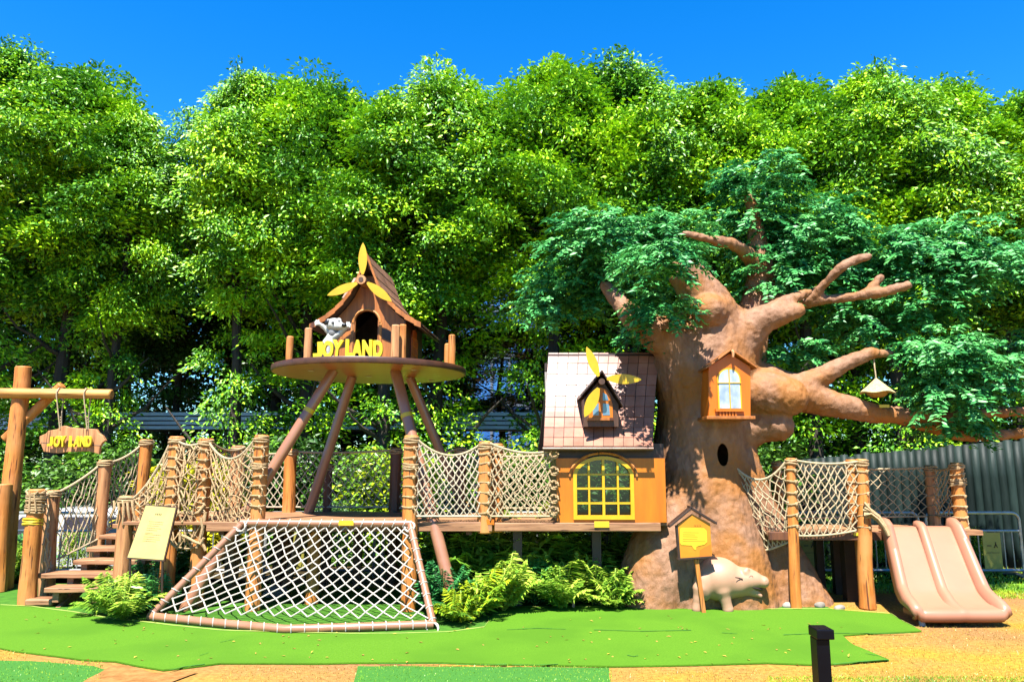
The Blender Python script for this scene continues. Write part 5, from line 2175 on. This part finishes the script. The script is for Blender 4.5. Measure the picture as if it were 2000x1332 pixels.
# carved root stump beside the sign
# ================================================================== climbing net ramp
t = thing('climbing_net', 'sloping climbing net of pale rope on a brown tube frame in front of the deck', 'climbing net', G(570, 1225))
TL, TR_ = W(474, 1021, 8.14), W(801, 1022, 8.12)
BL, BR = G(292, 1203, .045), G(846, 1219, .045)
mb = MB()
mb.tube([TL + V(-.02, 0, 0), TR_ + V(.02, 0, 0)], .042, 14)
mb.obj('top_bar', 'tubepole', t)
mb = MB()
mid = G(560, 1226, .045)
pts = [BL.lerp(mid, k / 5) + V(0, .0, 0) for k in range(5)] + [mid.lerp(BR, k / 5) for k in range(6)]
for i, p in enumerate(pts):
    p.y -= .05 * math.sin(math.pi * i / 10)
bot_pts = pts
mb.tube(pts, .040, 14)
mb.obj('bottom_bar', 'tubepole', t)
for a, b in ((TL, BL), (TR_, BR)):
    mb = MB()
    mb.tube([a, a.lerp(b, .5), b], .036, 14)
    mb.obj('side_bar', 'tubepole', t)
mb = MB()
off = V(0, -.04, .035)
net_patch(mb, TL + V(.03, -.02, -.03), TR_ + V(-.03, -.02, -.03), BR + V(-.05, .02, .05), BL + V(.10, .02, .05), 32, 16, .0068, sag=.01, bsag=.02, bulge=-.06, jit=.010, lsag=.02, rsag=.05, seed=5)
mb.obj('netting', 'ropewhite', t)
mb = MB()
for k in range(16):
    f = (k + .5) / 16
    p = TL.lerp(TR_, f)
    mb.tube([p + V(-.02, -.03, -.035), p + V(0, -.046, 0), p + V(.012, -.02, .042), p + V(.02, .03, .03)], .006, 5)
for k in range(22):
    f = (k + .5) / 22 * (len(bot_pts) - 1)
    p = bot_pts[int(f)].lerp(bot_pts[min(int(f) + 1, len(bot_pts) - 1)], f - int(f))
    q = [p + V(.014 * math.cos(a) - .01, -.044 * math.cos(a), .044 * math.sin(a)) for a in [k_ * .5 - .6 for k_ in range(8)]]
    mb.tube(q, .006, 5)
for a, b in ((TL, BL), (TR_, BR)):
    for k in range(9):
        p = a.lerp(b, (k + .4) / 9)
        d = (b - a).normalized()
        x_, y_ = frame_from(d)
        q = [p + x_ * .040 * math.cos(w) + y_ * .040 * math.sin(w) + d * .008 * w for w in [j * .6 for j in range(11)]]
        mb.tube(q, .006, 5)
for c in (TL, TR_, BR):
    for k in range(5):
        q = [c + V(.055 * math.cos(w + k), -.03 + .05 * math.sin(w + k * .7), .05 * math.sin(w + k) - .03) for w in [j * .55 for j in range(12)]]
        mb.tube(q, .008, 5)
mb.obj('lacing', 'ropewhite', t)
mb = MB()
c = W(676, 1021, 8.07)
mb.box((c.x, c.y, c.z), (.16, .006, .05))
mb.obj('notice_plate', 'bubble', t, smooth=False)

# ================================================================== rope nets on the left
P_ = ptop
LR1 = tp[4]
rope_net('stair net of pale cords rising from the foot post to the middle stair post', [
    dict(A=tp[1] + V(.05, 0, -.03), B=tp[2] + V(-.04, 0, -.04), C=W(192, 1052, 9.4), D=W(112, 1092, 8.85), nu=16, nv=10, r=.0062, sag=.03, bsag=.0, jit=.016),
    dict(A=tp[0] + V(.05, 0, -.05), B=tp[1] + V(-.02, 0, -.03), C=W(104, 1100, 8.85), D=W(86, 1130, 8.6), nu=6, nv=10, r=.0075, sag=.02, jit=.014)], 'ropetan', 'rope nets beside the stairs')
rope_net('upper stair net between the middle stair post and the stair head post', [
    dict(A=tp[2] + V(.05, 0, -.03), B=tp[3] + V(-.04, 0, -.04), C=W(272, 1000, 9.95), D=W(202, 1040, 9.45), nu=14, nv=10, r=.0062, sag=.05, jit=.016)], 'ropetan', 'rope nets beside the stairs')
rope_net('bunched brown net slanting up from the knotted short post to the first tall deck post', [
    dict(A=LR1 + V(.06, -.03, -.04), B=P_[0] + V(-.05, -.03, -.05), C=W(330, 1030, 8.38), D=W(262, 1052, 8.40), nu=16, nv=12, r=.0078, sag=.10, bsag=.05, bulge=.06, jit=.03, warp=.05),
    dict(A=LR1 + V(.04, .06, -.06), B=P_[0] + V(-.03, .08, -.03), C=W(350, 1000, 8.6), D=W(285, 1020, 8.6), nu=12, nv=10, r=.0078, sag=.14, bsag=.05, bulge=-.06, jit=.03)])
rope_net('tangled brown net draped between the two tall posts behind the yellow board', [
    dict(A=P_[0] + V(.03, -.06, -.05), B=P_[1] + V(-.03, -.06, -.05), C=W(398, 1058, 8.33), D=W(338, 1062, 8.33), nu=10, nv=16, r=.0080, sag=.04, bsag=.06, bulge=.07, jit=.032),
    dict(A=P_[0] + V(.05, .05, -.03), B=P_[1] + V(-.05, .05, -.03), C=W(405, 1010, 8.6), D=W(350, 1010, 8.6), nu=8, nv=12, r=.0080, sag=.10, bulge=-.05, jit=.03)])
rope_net('brown net sagging from the tall post right of the yellow board', [
    dict(A=P_[1] + V(.05, -.05, -.04), B=P_[2] + V(-.06, -.03, -.05), C=W(500, 1004, 8.14), D=W(412, 1040, 8.30), nu=18, nv=13, r=.0075, sag=.20, bsag=.03, bulge=.05, jit=.022, warp=.03),
    dict(A=P_[1] + V(.06, .05, -.06), B=btop[0] + V(.08, 0, -.02), C=W(470, 1003, 9.6), D=W(420, 1012, 8.7), nu=12, nv=12, r=.0070, sag=.06, jit=.015)])
# thick hanging rope ends below the draped net
t = thing('rope_bundle', 'thick knotted rope ends hanging below the draped net', 'rope', W(370, 1050, 8.3))
mb = MB()
for k, seq in enumerate([[(330, 1035), (336, 1062), (346, 1070), (352, 1056), (352, 1040)], [(352, 1044), (366, 1050), (380, 1058), (392, 1062), (398, 1050)], [(392, 1010), (396, 1030), (390, 1052), (398, 1066), (402, 1075)],
                         [(402, 1000), (396, 1040), (388, 1060), (384, 1070)], [(410, 1006), (430, 1012), (450, 1004), (480, 1002)], [(432, 1012), (434, 1020), (430, 1024)], [(400, 985), (388, 1000), (372, 1004), (350, 1000), (340, 996)]]):
    mb.tube([W(x, y, 8.27 + .01 * k) for x, y in seq], .016, 7)
mb.obj('strands', 'rope', t)
rope_net('long white net along the back edge of the deck behind the stilt legs', [
    dict(A=btop[0] + V(.08, 0, -.04), B=btop[1] + V(-.08, 0, -.05), C=W(565, 990, 9.75), D=W(475, 990, 9.65), nu=12, nv=10, r=.0065, sag=.04, jit=.008),
    dict(A=btop[1] + V(.08, 0, -.04), B=btop[3] + V(-.07, 0, -.04), C=W(768, 990, 9.75), D=W(578, 990, 9.75), nu=24, nv=10, r=.0060, sag=.02, jit=.008)], 'ropepale')
rope_net('white net sagging between the corner post of the ramp and the paired middle posts', [
    dict(A=P_[3] + V(.06, -.03, -.04), B=P_[4] + V(-.05, -.03, -.03), C=W(944, 1008, 8.2), D=W(812, 1008, 8.14), nu=20, nv=13, r=.0078, sag=.15, bsag=.0, bulge=.06, jit=.010),
    dict(A=btop[3] + V(.06, 0, -.05), B=btop[4] + V(-.05, 0, -.03), C=W(898, 992, 9.7), D=W(780, 992, 9.7), nu=14, nv=10, r=.006, sag=.06, jit=.008)], 'ropepale')
rope_net('scallop edged net between the paired middle posts and the cottage corner', [
    dict(A=P_[4] + V(.05, -.04, -.02), B=W(1080, 880, 8.21), C=W(1086, 1008, 8.20), D=W(952, 1008, 8.2), nu=20, nv=13, r=.0078, sag=.06, bulge=.05, jit=.014, rsag=.05),
    dict(A=btop[4] + V(.06, 0, -.05), B=W(1085, 885, 9.5), C=W(1085, 992, 9.5), D=W(905, 992, 9.7), nu=16, nv=10, r=.006, sag=.06, jit=.008)], 'ropetan')
# coiled rope along the cottage corner
t = thing('corner_lashing', 'frayed rope knots tied down the left corner of the cottage', 'rope', W(1086, 940, 8.38))
mb = MB()
for k, y in enumerate((885, 918, 945, 972, 995)):
    for j in range(3):
        c = W(1082, y, 8.20)
        q = [c + V(.045 * math.cos(w + j), -.02 + .02 * math.sin(w * 2), .035 * math.sin(w + j) - .01 * j) for w in [i * .6 for i in range(10)]]
        mb.tube(q, .010, 5)
mb.obj('knots', 'rope', t)

# ================================================================== right bridge
ZR = .80
YRf, YRb = 8.36, 9.5
t = thing('bridge_deck', 'raised timber landing on log posts between the sculpted tree and the slide', 'play deck', (4, 8.9, 0))
rdk = t
xa, xb = W(1500, 1045, YRf).x, W(1725, 1045, YRf).x
mb = MB()
for k in range(8):
    y0 = YRf + (YRb - YRf) * k / 8
    mb.box2((xa, y0, ZR - .035), (W(1890, 1045, YRf).x, y0 + (YRb - YRf) / 8 - .006, ZR))
mb.obj('deck_boards', 'plank', t, smooth=False)
mb = MB()
mb.box2((xa, YRf - .05, ZR - .085), (xb, YRf - .002, ZR + .004))
mb.obj('front_beam', 'logdark', t, smooth=False, bevel=.006)
mb = MB()
mb.box2((W(1840, 1045, YRf).x, YRf - .05, ZR - .03), (W(1915, 1045, YRf).x, YRf + .1, ZR + .02))
mb.obj('side_board', 'plank', t, smooth=False)
mb = MB()
mb.box2(W(1668, 1046, YRf - .062), W(1697, 1040, YRf - .062) + V(0, .01, 0))
mb.obj('notice_plate', 'bubble', t, smooth=False)
rp = []
for i, (px, py, Y, r, base, mt) in enumerate([(1517, 900, 9.35, .058, None, 'log'), (1544, 894, 8.30, .056, (1552, 1128), 'log'), (1662, 897, 8.75, .070, None, 'log'), (1682, 896, 8.30, .064, (1695, 1188), 'log'),
                                              (1816, 908, 9.3, .070, None, 'logpale'), (1868, 903, 8.62, .072, (1880, 1100), 'log')]):
    top = W(px, py, Y)
    x0 = top.x if base is None else W(base[0], base[1], Y).x
    mb = MB()
    mb.log(V(x0, Y, 0), top, r * (1.35 if i == 3 else 1.05), r * .95, seed=90 + i, seg=12)
    p = mb.obj('post', mt, t)
    rp.append(top)
    mb = MB()
    lash(mb, top + V(0, 0, -.05), r * .98, 3, .06, .010, seed=i)
    for k in range(6):
        zz = top.z - .14 - .12 * k
        f = (top.z - zz) / top.z
        c = V(top.x + (x0 - top.x) * f, Y, zz)
        lash(mb, c, r * 1.0, 1, .03, .0085, seed=k + i)
        mb.ball(c + V(r * .4, -r * .95, 0), .019, (1, 1, 1.2), 6, 5)
    if i == 5:
        lash(mb, V(top.x, Y, top.z - .22), r * 1.04, 5, .07, .009)
    mb.obj('lashing', 'rope', p)
for px, Y, w in ((1633, 9.2, .045), (1656, 8.75, .06), (1600, 9.3, .045), (1765, 9.3, .05), (1850, 9.3, .05)):
    x = W(px, 1090, Y).x
    mb = MB()
    mb.box2((x - w, Y - w, 0), (x + w, Y + w, ZR - .037))
    mb.obj('support', 'darkbrown', t, smooth=False)
gb = 'rope nets of the right bridge'
rope_net('dark sagging net between the sculpted trunk and the first bridge post', [
    dict(A=W(1430, 905, 8.55), B=rp[1] + V(-.04, 0, -.02), C=W(1562, 1046, 8.28), D=W(1492, 1075, 8.45), nu=16, nv=12, r=.0072, sag=.20, bsag=.02, bulge=.03, jit=.022)], 'ropetan', gb)
rope_net('net between the first bridge post and the thick post pair beside the slide', [
    dict(A=rp[1] + V(.05, -.02, -.03), B=rp[3] + V(-.05, -.02, -.03), C=W(1672, 1036, 8.28), D=W(1556, 1046, 8.28), nu=18, nv=12, r=.0072, sag=.03, bsag=.02, bulge=.03, jit=.018)], 'ropetan', gb)
rope_net('net along the back of the bridge behind the thick post pair', [
    dict(A=rp[0] + V(.05, 0, -.03), B=rp[4] + V(-.05, 0, -.03), C=W(1810, 1008, 9.3), D=W(1522, 1012, 9.35), nu=30, nv=10, r=.0060, sag=.04, jit=.016)], 'ropetan', gb)
rope_net('narrow net on the right side between the two posts above the slide', [
    dict(A=rp[4] + V(.03, -.03, -.04), B=rp[5] + V(-.03, .03, -.04), C=W(1868, 1012, 8.65), D=W(1822, 1005, 9.3), nu=10, nv=12, r=.0068, sag=.03, jit=.014),
    dict(A=rp[5] + V(.07, .02, -.05), B=rp[5] + V(.12, .1, -.1), C=W(1893, 1040, 8.7), D=W(1886, 1040, 8.6), nu=3, nv=14, r=.0070, sag=.0, jit=.014)], 'ropetan', gb)
t = thing('rope_bundle', 'thick bundled rope tied from the post pair to the top of the slide', 'rope', W(1715, 1020, 8.2))
mb = MB()
for k in range(9):
    o_ = V(random.uniform(-.03, .03), random.uniform(-.04, .03), random.uniform(-.04, .04))
    mb.tube([W(1688, 985 + 3 * k, 8.22) + o_ * .6, W(1702, 1003, 8.2) + o_, W(1716, 1014, 8.18) + o_, W(1728, 1030, 8.16) + o_ * .7, W(1736, 1046, 8.14) + o_ * .5], .015, 6)
mb.obj('strands', 'rope', t)

# ================================================================== slide
t = thing('double_slide', 'pale pink double lane slide with rounded raised edges', 'slide', G(1875, 1228))
SY0, SY1 = 8.42, 7.42
path = []   # (Y, z, xl, xr)
K = 40
TLx, TRx = W(1720, 1020, SY0).x, W(1860, 1020, SY0).x
BLx, BRx = W(1790, 1205, SY1).x, W(1972, 1205, SY1).x
ztop_, zbot = ZR + .03, .135


def sl_prof(t_):
    if t_ < .08:
        return SY0 - .10 * t_ / .08, ztop_
    if t_ > .74:
        q = (t_ - .74) / .26
        y = 7.79 - .38 * q
        z = zbot + .115 * (1 - q) ** 2.2
        return y, z
    q = (t_ - .08) / .66
    y = SY0 - .10 + (7.79 - (SY0 - .10)) * q
    e = q * q * (3 - 2 * q)
    z = ztop_ + ((zbot + .115) - ztop_) * (q * .86 + e * .14)
    return y, z


cs = []
NU = 60
rows = []
for k in range(K + 1):
    tt = k / K
    y, z = sl_prof(tt)
    y2, z2 = sl_prof(min(tt + .01, 1))
    y1, z1 = sl_prof(max(tt - .01, 0))
    tg = V(0, y2 - y1, z2 - z1).normalized()
    nrm = V(0, -tg.z, tg.y)
    if nrm.z < 0:
        nrm = -nrm
    row = []
    fl = .02 * max(0, (tt - .8) / .2)
    for i in range(NU + 1):
        u = -1 + 2 * i / NU
        hgt = 0
        hE, hM = .095, .06
        if tt > .82:
            g_ = (tt - .82) / .18
            hE *= 1 - .55 * g_ ** 2
            hM *= 1 - .95 * g_
        e = abs(u)
        # outer rail: rounded ridge centred at .95
        def ridge(d, w, h):
            return h * max(0, 1 - (d / w) ** 2) ** .5 if abs(d) < w else 0
        if e > .84:
            f = min((e - .84) / .07, 1)
            hgt = hE * (f * f * (3 - 2 * f))
            if e > .95:
                hgt -= (.10 if tt < .8 else .10 - .055 * (tt - .8) / .2) * ((e - .95) / .05) ** 2
        elif e < .085:
            f = min((.085 - e) / .06, 1)
            hgt = hM * (f * f * (3 - 2 * f))
        x0 = TLx + (BLx - TLx) * min(tt / .85, 1)
        x1 = TRx + (BRx - TRx) * min(tt / .85, 1)
        bulge_ = .035 * max(0, (tt - .78) / .22) ** .7
        x = (x0 + x1) / 2 + (x1 - x0) / 2 * u * (1 + bulge_)
        row.append(V(x, y, z) + nrm * hgt + (V(0, .045 * (e ** 5), .0) if tt > .93 else V(0, 0, 0)) * ((tt - .93) / .07 if tt > .93 else 0))
    rows.append(row)
last = rows[-1]
rows.append([p + V(0, -.012, -.015) for p in last])
rows.append([p + V(0, -.010, -.045) for p in last])
rows.append([p + V(0, .02, -.065) for p in last])
mb = MB()
mb.grid(rows)
sl = mb.obj('chute', 'slide', t, solid=.03, angle=60)
mb = MB()
ul, ur = rows[-2][0], rows[-2][-1]
mb.box2((BLx + .12, SY1 + .08, .03), (BRx - .30, SY1 + .5, .10))
mb.obj('exit_base', 'slideunder', t, smooth=False, bevel=.02)
mb = MB()
for k in range(26):
    u = -.72 + 1.44 * k / 25
    if abs(u) < .10:
        continue
    i = int((u + 1) / 2 * NU)
    p = rows[K - 1][i]
    mb.ball(p + V(0, random.uniform(-.01, .02), .006), .017, (1.2, .9, .6), 8, 5)
mb.obj('studs', 'stud', t)
for x, y, h in ((TLx + .1, 8.15, .55), (TRx - .1, 8.15, .55)):
    mb = MB()
    mb.tube([(x, y, 0), (x, y, h)], .03, 10)
    mb.obj('support', 'darkbrown', t)
mb = MB()
for xx in (W(1800, 1225, 7.5).x,):
    mb.tube([(xx, 7.48, .0), (xx, 7.50, .12)], [.03, .022], 10)
mb.obj('foot', 'concrete', t)

# bollard light
YBo = 4.5
t = thing('bollard_light', 'black square bollard light with overhanging head in the right foreground', 'bollard', V(W(1608, 1300, YBo).x, YBo, 0))
xl, xr = W(1598, 1300, YBo).x, W(1624, 1300, YBo).x
zt = W(1600, 1228, YBo).z
mb = MB()
mb.box2((xl, YBo, 0), (xr, YBo + .10, zt - .058))
mb.obj('column', 'bollard', t, smooth=False, bevel=.004)
mb = MB()
mb.box2((xl - .002, YBo - .02, zt - .056), (xr + .022, YBo + .115, zt))
mb.obj('head', 'bollard', t, smooth=False, bevel=.006)

# ================================================================== ferns
def make_fern(seed, nf, L, mat, spread=1.0, wid=.16):
    rg = np.random.default_rng(seed)
    C, Dn, Nn, LN, WD = [], [], [], [], []
    for k in range(nf):
        a = rg.uniform(0, 2 * math.pi)
        l = L * rg.uniform(.65, 1.15)
        el = rg.uniform(.55, 1.40)
        m = 17
        t = np.linspace(.18, 1, m)
        hor = np.array([math.cos(a), math.sin(a), 0])
        x = l * t * math.cos(el) * spread
        z = l * (t * math.sin(el) - .30 * t ** 2.6 * spread)
        pos = np.outer(x, hor) + np.outer(z, [0, 0, 1])
        side = np.array([-math.sin(a), math.cos(a), 0])
        w = wid * np.sin(np.pi * (t * .86 + .12)) * (l / L)
        for s in (1, -1):
            C.append(pos)
            Dn.append(s * side + hor * .75 + np.array([0, 0, -.1]) + rg.normal(size=(m, 3)) * .1)
            Nn.append(np.tile([0, 0, 1.0], (m, 1)) + hor * -.2 + rg.normal(size=(m, 3)) * .2)
            LN.append(w)
            WD.append(np.full(m, .030 * L / .55))
        # midrib as thin leaf pieces
        C.append(pos[:-1])
        Dn.append(pos[1:] - pos[:-1])
        Nn.append(np.tile([0, 0, 1.0], (m - 1, 1)))
        LN.append(np.linalg.norm(pos[1:] - pos[:-1], axis=1) * 1.25)
        WD.append(np.full(m - 1, .012))
        base = np.zeros((1, 3))
        C.append(base)
        Dn.append(pos[:1])
        Nn.append(np.array([[0, -1.0, 0.2]]))
        LN.append(np.array([np.linalg.norm(pos[0]) * 1.1]))
        WD.append(np.array([.014]))
    return leaves('fronds', np.concatenate(C), np.concatenate(Dn), np.concatenate(Nn), np.concatenate(LN), np.concatenate(WD), mat, .12)


fm = [make_fern(1, 34, .55, 'fern'), make_fern(2, 30, .5, 'fern', 1.1, .18), make_fern(3, 34, .5, 'ferndark', 1.0, .15), make_fern(4, 26, .42, 'shrub', 1.15, .15)]
ferns = [
    (210, 1200, .62, 1, 'pale green fern at the left end of the clump by the stair foot'), (240, 1214, .62, 0, 'yellow green fern spilling over the turf hem below the yellow board'), (290, 1170, .70, 2, 'dark green fern between the yellow board and the climbing net frame'),
    (235, 1150, .72, 0, 'tall yellow green fern under the left leg of the yellow board'), (330, 1150, .95, 2, 'dark fern behind the left tube of the climbing net'), (300, 1195, .6, 2, 'small dark fern touching the corner of the climbing net'),
    (15, 1140, .8, 1, 'pale fern at the left photo edge below the gate'), (45, 1120, .8, 2, 'dark fern at the foot of the log gate'), (-15, 1130, .9, 0, 'fern cut by the left photo edge'),
    (865, 1200, .75, 2, 'dark green fern right of the climbing net corner'), (860, 1165, .95, 2, 'tall dark fern below the cut end of the stilt leg'), (900, 1215, .6, 3, 'small yellow fern flat on the turf beside the net bar'),
    (915, 1170, 1.15, 0, 'tall light fern right of the stilt leg foot'), (935, 1205, .85, 3, 'yellow fern leaning over the turf hem'), (975, 1170, 1.1, 1, 'pale leafy fern in the middle of the right clump'),
    (1020, 1160, 1.35, 0, 'tallest bright fern in the right clump'), (985, 1195, .75, 0, 'yellow fern in front of the tallest one'), (1065, 1155, 1.05, 3, 'fern under the cottage window, left of the pale stake'),
    (1105, 1180, .85, 1, 'pale drooping fern beside the short pale stake'), (1130, 1160, 1.0, 0, 'light fern under the right side of the cottage'), (1165, 1180, .80, 1, 'pale fern left of the sculpted root'),
    (1190, 1165, .90, 3, 'yellow fern against the sculpted root'), (1215, 1180, .70, 3, 'orange yellow fern touching the sculpted root'), (1045, 1180, .7, 2, 'dark fern low in the shaded middle of the clump'),
    (955, 1145, 1.0, 3, 'fern at the back of the right clump')]
ferns += [(890, 1150, 1.2, 1, 'pale fern standing behind the stilt leg foot'), (945, 1160, 1.25, 1, 'broad pale fern between the stilt leg and the tallest fern'), (1000, 1150, 1.3, 3, 'olive fern behind the tallest bright fern'),
          (1085, 1150, 1.2, 0, 'bright fern straight below the yellow arched window'), (1140, 1148, 1.15, 1, 'pale fern under the small plate of the cottage deck'), (1180, 1150, 1.0, 0, 'bright fern leaning on the upper side of the sculpted root'),
          (1095, 1190, .6, 0, 'small bright fern at the turf hem by the pale stake'), (1200, 1188, .6, 1, 'small pale fern at the turf hem beside the sculpted root')]
for i, (px, py, s, k, lab) in enumerate(ferns):
    p = G(px, py)
    t = thing('fern', lab, 'fern', p, 'ferns planted along the deck')
    o = bpy.data.objects.new('fronds', fm[k])
    col.objects.link(o)
    o.parent = t
    t.rotation_euler = (0, 0, i * 1.9)
    t.scale = (s * 1.45, s * 1.45, s * 2.0)
t = thing('marker_stake', 'short pale stake standing in front of the ferns', 'stake', G(1120, 1188))
p = G(1120, 1188)
mb = MB()
mb.box((p.x, p.y, .09), (.03, .02, .18))
mb.box((p.x + .012, p.y - .002, .185), (.06, .018, .02))
mb.obj('stake', 'cream', t, smooth=False, bevel=.003)
# rocks in the planting
for i, (px, py, r, lab) in enumerate([(318, 1185, .07, 'grey rock half hidden behind the climbing net corner'), (1540, 1186, .05, 'small pale stone by the sculpted root'), (1600, 1186, .05, 'small pale stone right of the sculpted root'),
                                      (1640, 1190, .045, 'small pale stone under the bridge landing'), (540, 1165, .11, 'rock under the climbing net beside a deck support')]):
    p = G(px, py)
    mb = MB()
    mb.ball((p.x, p.y, r * .4), r, (1.3, 1, .7), 12, 8)
    mb.v = [tuple(Vector(v) + Vector((1, 1, 1)) * .3 * r * noise.noise(Vector(v) * 12)) for v in mb.v]
    o = mb.obj('rock', 'rock')
    tag(o, lab, 'rock')

# yellow lectern board
t = thing('notice_board', 'tilted yellow information board on thin dark legs in front of the draped net', 'notice board', G(290, 1165))
q = [W(249, 1088, 7.90), W(319, 1093, 7.88), W(343, 992, 8.02), W(285, 987, 8.04)]
nrm = (q[1] - q[0]).cross(q[3] - q[0]).normalized()
if nrm.y > 0:
    nrm = -nrm
mb = MB()
mb.slab(q, -nrm * .02)
bd = mb.obj('panel', 'signyellow', t, smooth=False)
c = sum(q, V(0, 0, 0)) / 4
mb = MB()
qq = [c + (p - c) * 1.045 - nrm * .006 for p in q]
mb.slab(qq, -nrm * .03)
mb.obj('frame', 'hutdark', t, smooth=False)


def bq(u, v):
    return q[3].lerp(q[2], u).lerp(q[0].lerp(q[1], u), v) + nrm * .002


mb = MB()
for v0, u0, u1, h in [(.295, .27, .72, .007), (.335, .30, .72, .007), (.375, .27, .62, .007), (.42, .27, .70, .007), (.46, .27, .58, .007), (.52, .27, .50, .007), (.545, .27, .74, .007), (.59, .27, .70, .007), (.63, .27, .72, .007), (.67, .27, .66, .007)]:
    u = u0
    while u < u1:
        w = random.uniform(.015, .05)
        mb.add([bq(u, v0), bq(u + w, v0), bq(u + w, v0 + h), bq(u, v0 + h)], [(0, 1, 2, 3)])
        u += w + .008
for k in range(4):
    u = .40 + .055 * k
    for dv in (0, .012, .024):
        mb.add([bq(u, .135 + dv), bq(u + .035, .135 + dv), bq(u + .035, .141 + dv), bq(u, .141 + dv)], [(0, 1, 2, 3)])
    mb.add([bq(u + .014, .132), bq(u + .021, .132), bq(u + .021, .168), bq(u + .014, .168)], [(0, 1, 2, 3)])
mb.obj('print', 'ink', bd, smooth=False)
for a in (q[0].lerp(q[1], .05), q[0].lerp(q[1], .95)):
    mb = MB()
    mb.tube([a - nrm * .02, V(a.x + .03, a.y + .03, 0)], .012, 7)
    mb.obj('leg', 'darkbrown', t)

# ================================================================== light, world, camera
SUN_EL, SUN_AZ = 62.5, 13.0   # azimuth: degrees to the left of straight behind the camera
sd_ = V(-math.sin(R(SUN_AZ)) * math.cos(R(SUN_EL)), -math.cos(R(SUN_AZ)) * math.cos(R(SUN_EL)), math.sin(R(SUN_EL)))
su = bpy.data.lights.new('sun', 'SUN')
su.energy = 5.0
su.angle = R(.5)
su.color = (1.0, .965, .90)
so = bpy.data.objects.new('sun', su)
col.objects.link(so)
so.rotation_euler = sd_.to_track_quat('Z', 'Y').to_euler()

w = bpy.data.worlds.new('World')
scene.world = w
w.use_nodes = True
nt = w.node_tree
sk = nt.nodes.new('ShaderNodeTexSky')
sk.sky_type = 'NISHITA'
sk.sun_disc = False
sk.sun_elevation = R(SUN_EL)
sk.sun_rotation = R(180 + SUN_AZ)
sk.air_density = 1.0
sk.dust_density = 0.1
sk.ozone_density = 3.0
hs = nt.nodes.new('ShaderNodeHueSaturation')
hs.inputs['Saturation'].default_value = 1.42
bg = nt.nodes['Background']
bg.inputs['Strength'].default_value = .08
nt.links.new(sk.outputs[0], hs.inputs['Color'])
tn = nt.nodes.new('ShaderNodeMix')
tn.data_type = 'RGBA'
tn.blend_type = 'MULTIPLY'
tn.inputs['Factor'].default_value = 1
tn.inputs['B'].default_value = (.55, .85, 1.0, 1)
nt.links.new(hs.outputs[0], tn.inputs['A'])
nt.links.new(tn.outputs['Result'], bg.inputs['Color'])

cam = bpy.data.cameras.new('camera')
cam.sensor_width = 36
cam.lens = 36 * F / 2000
cam.clip_end = 2000
co = bpy.data.objects.new('camera', cam)
col.objects.link(co)
co.location = (0, 0, CH)
co.rotation_euler = (R(90) + PITCH, 0, 0)
scene.camera = co

scene.view_settings.view_transform = 'Standard'
scene.view_settings.look = 'None'
scene.view_settings.exposure = 2.0
scene.view_settings.gamma = 1
scene.cycles.max_bounces = 5
scene.cycles.diffuse_bounces = 3
scene.cycles.transparent_max_bounces = 8
